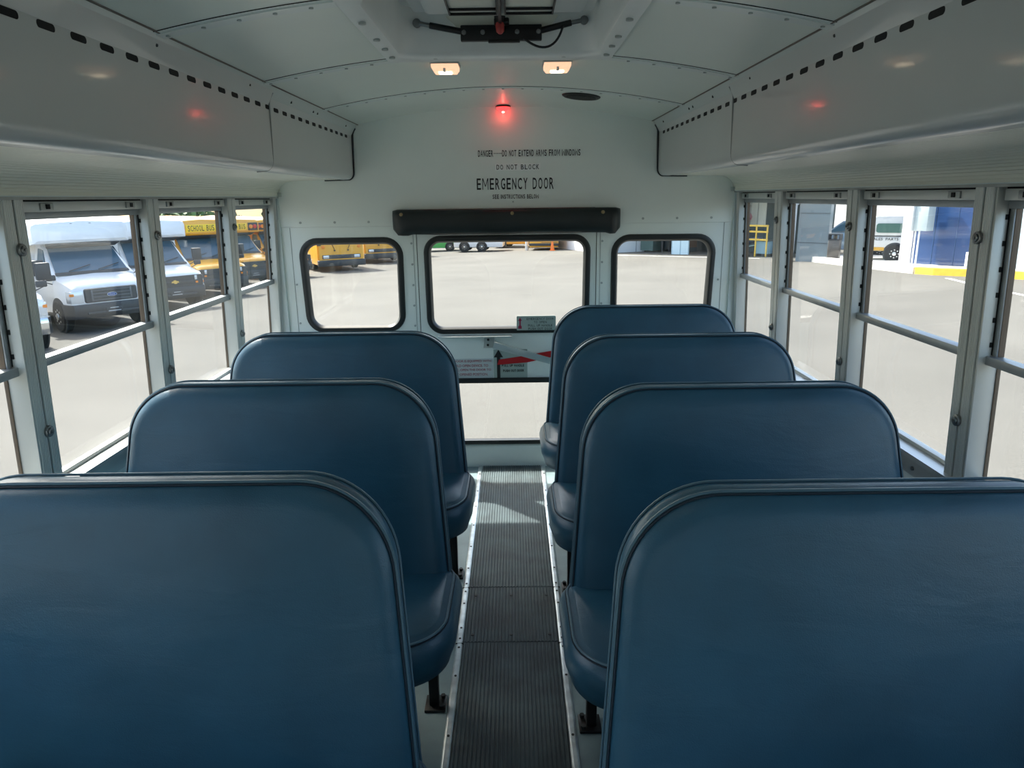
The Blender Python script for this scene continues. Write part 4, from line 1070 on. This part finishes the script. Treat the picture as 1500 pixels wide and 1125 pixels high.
# pickup with canopy
t = thing('pickup_truck', 'white pickup with a canopy and SALES PARTS SERVICE lettering', 'pickup truck', place(17.2, 30.5), math.radians(-27))
PKW = mat('pickup_white', (.52, .53, .52), .3, coat=.5, coat_r=.05)
car_side(t, [(-2.1, .48), (2.9, .48), (2.95, .95), (2.7, 1.05), (1.6, 1.12), (1.0, 1.68), (.05, 1.70), (0, 1.10), (-2.1, 1.10)], [[(1.5, 1.12), (1.0, 1.60), (.2, 1.62), (.2, 1.14)]], PKW, .86)
cn = MB(); cn.prism([(-2.12, 1.10), (-.03, 1.10), (-.03, 1.84), (-.25, 1.92), (-1.7, 1.92), (-1.95, 1.80)], 'y', -.86, .86, bev=.06); c_ = cn.done('canopy', PKW, t)
MB().loft([[(u, y, v) for u, v in rrect(-1.72, -.45, 1.24, 1.62, .10, 4)] for y in (-.885, .885)]).done('canopy_window', mat('green_glass', (.05, .13, .11), .08, coat=1), c_)
MB().box(-2.12, -.03, -.868, .868, 1.09, 1.105).done('canopy_rail', BLKP, c_)
MB().mesh(text_mesh('SALES  PARTS  SERVICE', 1.75, .11, bold=.01), Matrix.Translation((-1.0, -.874, .98)) @ Matrix.Rotation(PI/2, 4, 'X')).done('lettering', INK, t, smooth=0)
for x in (-.95, 2.05):
    for y in (-.80, .80): arch(t, x, y*1.06, .44); wheel(t, x, y, .38)
MB().box(-2.26, -2.05, -.85, .85, .45, .66, bev=.03).done('bumper', BLKP, t)
MB().box(-2.14, -2.05, -.875, -.70, .80, 1.02, bev=.02).done('tail_lamp', REDL, t)
MB().box(-1.95, -1.35, -.872, -.85, .50, .64).done('stripe', mat('stripe_amber', (.5, .28, .03), .5), t)
# white building behind the pickup
wb = empty('showroom_building'); tag(wb, 'bright white showroom building behind the pickup', 'building')
m = MB(); wallseg(m, (17.5, 48.0), (23.5, 30.0), -3, 6, .4); m.done('wall', BWHITE, wb, smooth=0)
m = MB(); wallseg(m, (21.9, 34.8), (22.35, 33.45), .0, .45, -.06); m.done('window', BGREY, wb, smooth=0)
m = MB(); m.loft([[(x, y, z) for x, y in ((17.3, 46.6), (17.9, 44.8), (18.2, 44.9), (17.6, 46.7))] for z in (-.4, 6)]); m.done('pier', BCORR, wb, smooth=0)
# blue facade wing
bf = empty('blue_facade'); tag(bf, 'glossy dark blue building wing behind the yellow kerb', 'building')
m = MB(); wallseg(m, (15.62, 28.28), (16.69, 25.58), -2.0, 5, 1.2); m.done('wall', BBLUE, bf, smooth=0)
jt = mat('blue_joint', (.05, .10, .20), .3)
d_ = (Vector((16.69, 25.58)) - Vector((15.62, 28.28))).normalized()
for k in range(1, 4):
    p = Vector((15.62, 28.28)) + d_*.9*k; nn = Vector((-d_.y, d_.x))*-.012
    MB().loft([[(a.x, a.y, z) for a in (p, p+d_*.015, p+d_*.015+nn, p+nn)] for z in (-1.9, 5)]).done('panel_joint', jt, bf, smooth=0)
m = MB(); wallseg(m, (15.35, 28.62), (15.61, 28.26), -1.95, 5, .3); m.done('white_pier', BWHITE, bf, smooth=0)
m = MB(); wallseg(m, (16.98, 25.38), (17.62, 24.11), -2.0, 5, 1.5); m.done('side_pier', mat('pale_blue_pier', (.42, .55, .62), .5), bf, smooth=0)
m = MB(); wallseg(m, (17.51, 23.80), (18.81, 20.48), -2.0, 5, 1.5); m.done('side_wall', BGREY, bf, smooth=0)
t = thing('meter_cabinet', 'pale grey electrical cabinet with conduits on the blue facade', 'electrical cabinet', (15.53, 27.70, gz(16, 28)), math.atan2(d_.y, d_.x))
MB().box(.0, .62, -.42, -.05, 1.42, 2.95, bev=.02).done('cabinet', mat('cabinet_grey', (.42, .50, .53), .4), t)
MB().box(-.28, .05, -.50, -.05, 1.40, 2.75, bev=.02).done('side_box', BCORR, t)
MB().box(-.16, .02, -.54, -.50, 2.45, 2.62, bev=.01).done('meter', BWHITE, t)
for x in (.0, .16): MB().tube([(x, -.2, .02), (x, -.2, 1.45)], .035, 8).done('conduit', BWHITE, t)
t = thing('bollard', 'short white bollard in front of the blue facade', 'bollard', place(16.21, 25.58)); MB().cyl((0, 0, .38), .10, .60, 'z', 14, bev=.02).done('post', BWHITE, t)
# island, kerbs, plants, markings
isl = [(13.47, 33.09), (13.66, 31.53), (14.12, 25.88), (14.35, 24.95), (15.07, 24.03), (15.96, 22.48), (16.69, 20.94), (19.77, 19.77), (19.77, 28.01), (16.25, 35.07)]
def flat(pts, dz): return [(x, y, gz(x, y)+dz) for x, y in pts]
struct(MB().loft([flat(isl, -.05), flat(isl, .13)], bev=.01).done('path_paving', mat('concrete', (.58, .57, .53), .8, var=.08, vscale=.8), smooth=0))
def kerb(pts, label, m):
    t = thing('kerb', label, 'kerb', (pts[0][0], pts[0][1], gz(*pts[0])))
    rings = []
    for i, p in enumerate(pts):
        p = Vector(p); d = (Vector(pts[min(i+1, len(pts)-1)]) - Vector(pts[max(i-1, 0)])).normalized(); n = Vector((d.y, -d.x))
        z = gz(p.x, p.y) - gz(*pts[0]); o = p - Vector(pts[0])
        rings.append([(o.x+n.x*a, o.y+n.y*a, z+b) for a, b in ((-.28, -.02), (.03, -.02), (.02, .24), (-.28, .24))])
    MB().loft(rings, bev=.01).done('body', m, t, smooth=0); return t
kerb([(13.50, 33.0), (13.71, 30.73), (14.08, 26.41), (14.22, 25.41)], 'pale concrete kerb stretch before the yellow painted corner', mat('concrete', (.58, .57, .53), .8))
kerb([(14.23, 25.32), (14.48, 24.65), (15.10, 23.80), (15.92, 22.31), (16.69, 20.77)], 'yellow painted kerb in front of the blue facade', mat('kerb_yellow', (.78, .50, .05), .6, var=.1))
m = MB(); q = [(14.35, 23.46), (14.23, 23.53), (13.66, 20.99), (13.35, 18.86), (12.92, 16.37), (13.04, 16.31), (13.47, 18.79), (13.77, 20.92)]
m.loft([flat(q, .001), flat(q, .006)]); tag(m.done('painted_line', mat('road_white', (.80, .80, .76), .7, var=.08), smooth=0), 'thin white painted line on the asphalt before the yellow kerb', 'road marking')
m = MB(); q = [(5.70, 43.57), (12.29, 35.89), (12.37, 35.99), (5.79, 43.68)]
m.loft([flat(q, .001), flat(q, .006)]); tag(m.done('painted_line', MATS['road_white'], smooth=0), 'white painted line in front of the dark garage bays', 'road marking')
for i, (x, y, m_, lb, r) in enumerate(((19.95, 28.6, LEAF, 'small green shrub behind the yellow kerb', .42), (19.85, 26.9, mat('purple_leaves', (.10, .04, .07), .7, var=.4, vscale=6), 'dark purple shrub behind the yellow kerb', .55))):
    t = thing('shrub', lb, 'shrub', (x, y, gz(x, y)+.12)); MB().tube([(0, 0, 0), (0, 0, .4)], [.04, .02], 6).done('stem', BARK, t)
    leafy('foliage', 420, (r, r, .45), .09, m_, t, (.50, 0), 40+i)

# ------------------------------------------------------------------ light
w = bpy.data.worlds.new('world'); sc.world = w; w.use_nodes = True; nt = w.node_tree
bg = nt.nodes['Background']; sky = nt.nodes.new('ShaderNodeTexSky'); sky.sky_type = 'NISHITA'; sky.sun_disc = False
sky.sun_elevation = math.radians(49.6); sky.sun_rotation = math.radians(-42.6); sky.air_density = .8; sky.dust_density = 3.0
tn = nt.nodes.new('ShaderNodeVectorMath'); tn.operation = 'MULTIPLY'; tn.inputs[1].default_value = (1.02, 1.01, .92)      # hazier, less blue sky
nt.links.new(sky.outputs[0], tn.inputs[0]); nt.links.new(tn.outputs[0], bg.inputs['Color']); bg.inputs['Strength'].default_value = .60
sun = bpy.data.lights.new('sun', 'SUN'); sun.energy = 9.6; sun.angle = math.radians(.55); sun.color = (1, .97, .915)
so = bpy.data.objects.new('sun', sun); COL.objects.link(so); so.rotation_euler = Vector((-.99, 1, 1.6)).to_track_quat('Z', 'Y').to_euler()
# ------------------------------------------------------------------ camera
cd = bpy.data.cameras.new('camera'); cam = bpy.data.objects.new('camera', cd); COL.objects.link(cam)
cd.sensor_width = 36; cd.lens = 36*1040/1500; cd.clip_start = .02; cd.clip_end = 500
Rm = Matrix.Rotation(math.radians(.27), 4, 'Z') @ Matrix.Rotation(PI/2 - math.atan(274/1040), 4, 'X') @ Matrix.Rotation(math.radians(-.75), 4, 'Z')
cam.matrix_world = Matrix.Translation((.035, 0, 1.42)) @ Rm
sc.camera = cam
sc.view_settings.view_transform = 'Standard'; sc.view_settings.look = 'None'; sc.view_settings.gamma = 1; sc.view_settings.exposure = .24; sc.view_settings.use_curve_mapping = False
sc.cycles.use_denoising = True
sc.cycles.max_bounces = 10; sc.cycles.diffuse_bounces = 6; sc.cycles.glossy_bounces = 4; sc.cycles.transparent_max_bounces = 24
sc.cycles.sample_clamp_indirect = 6; sc.cycles.caustics_reflective = False; sc.cycles.caustics_refractive = False
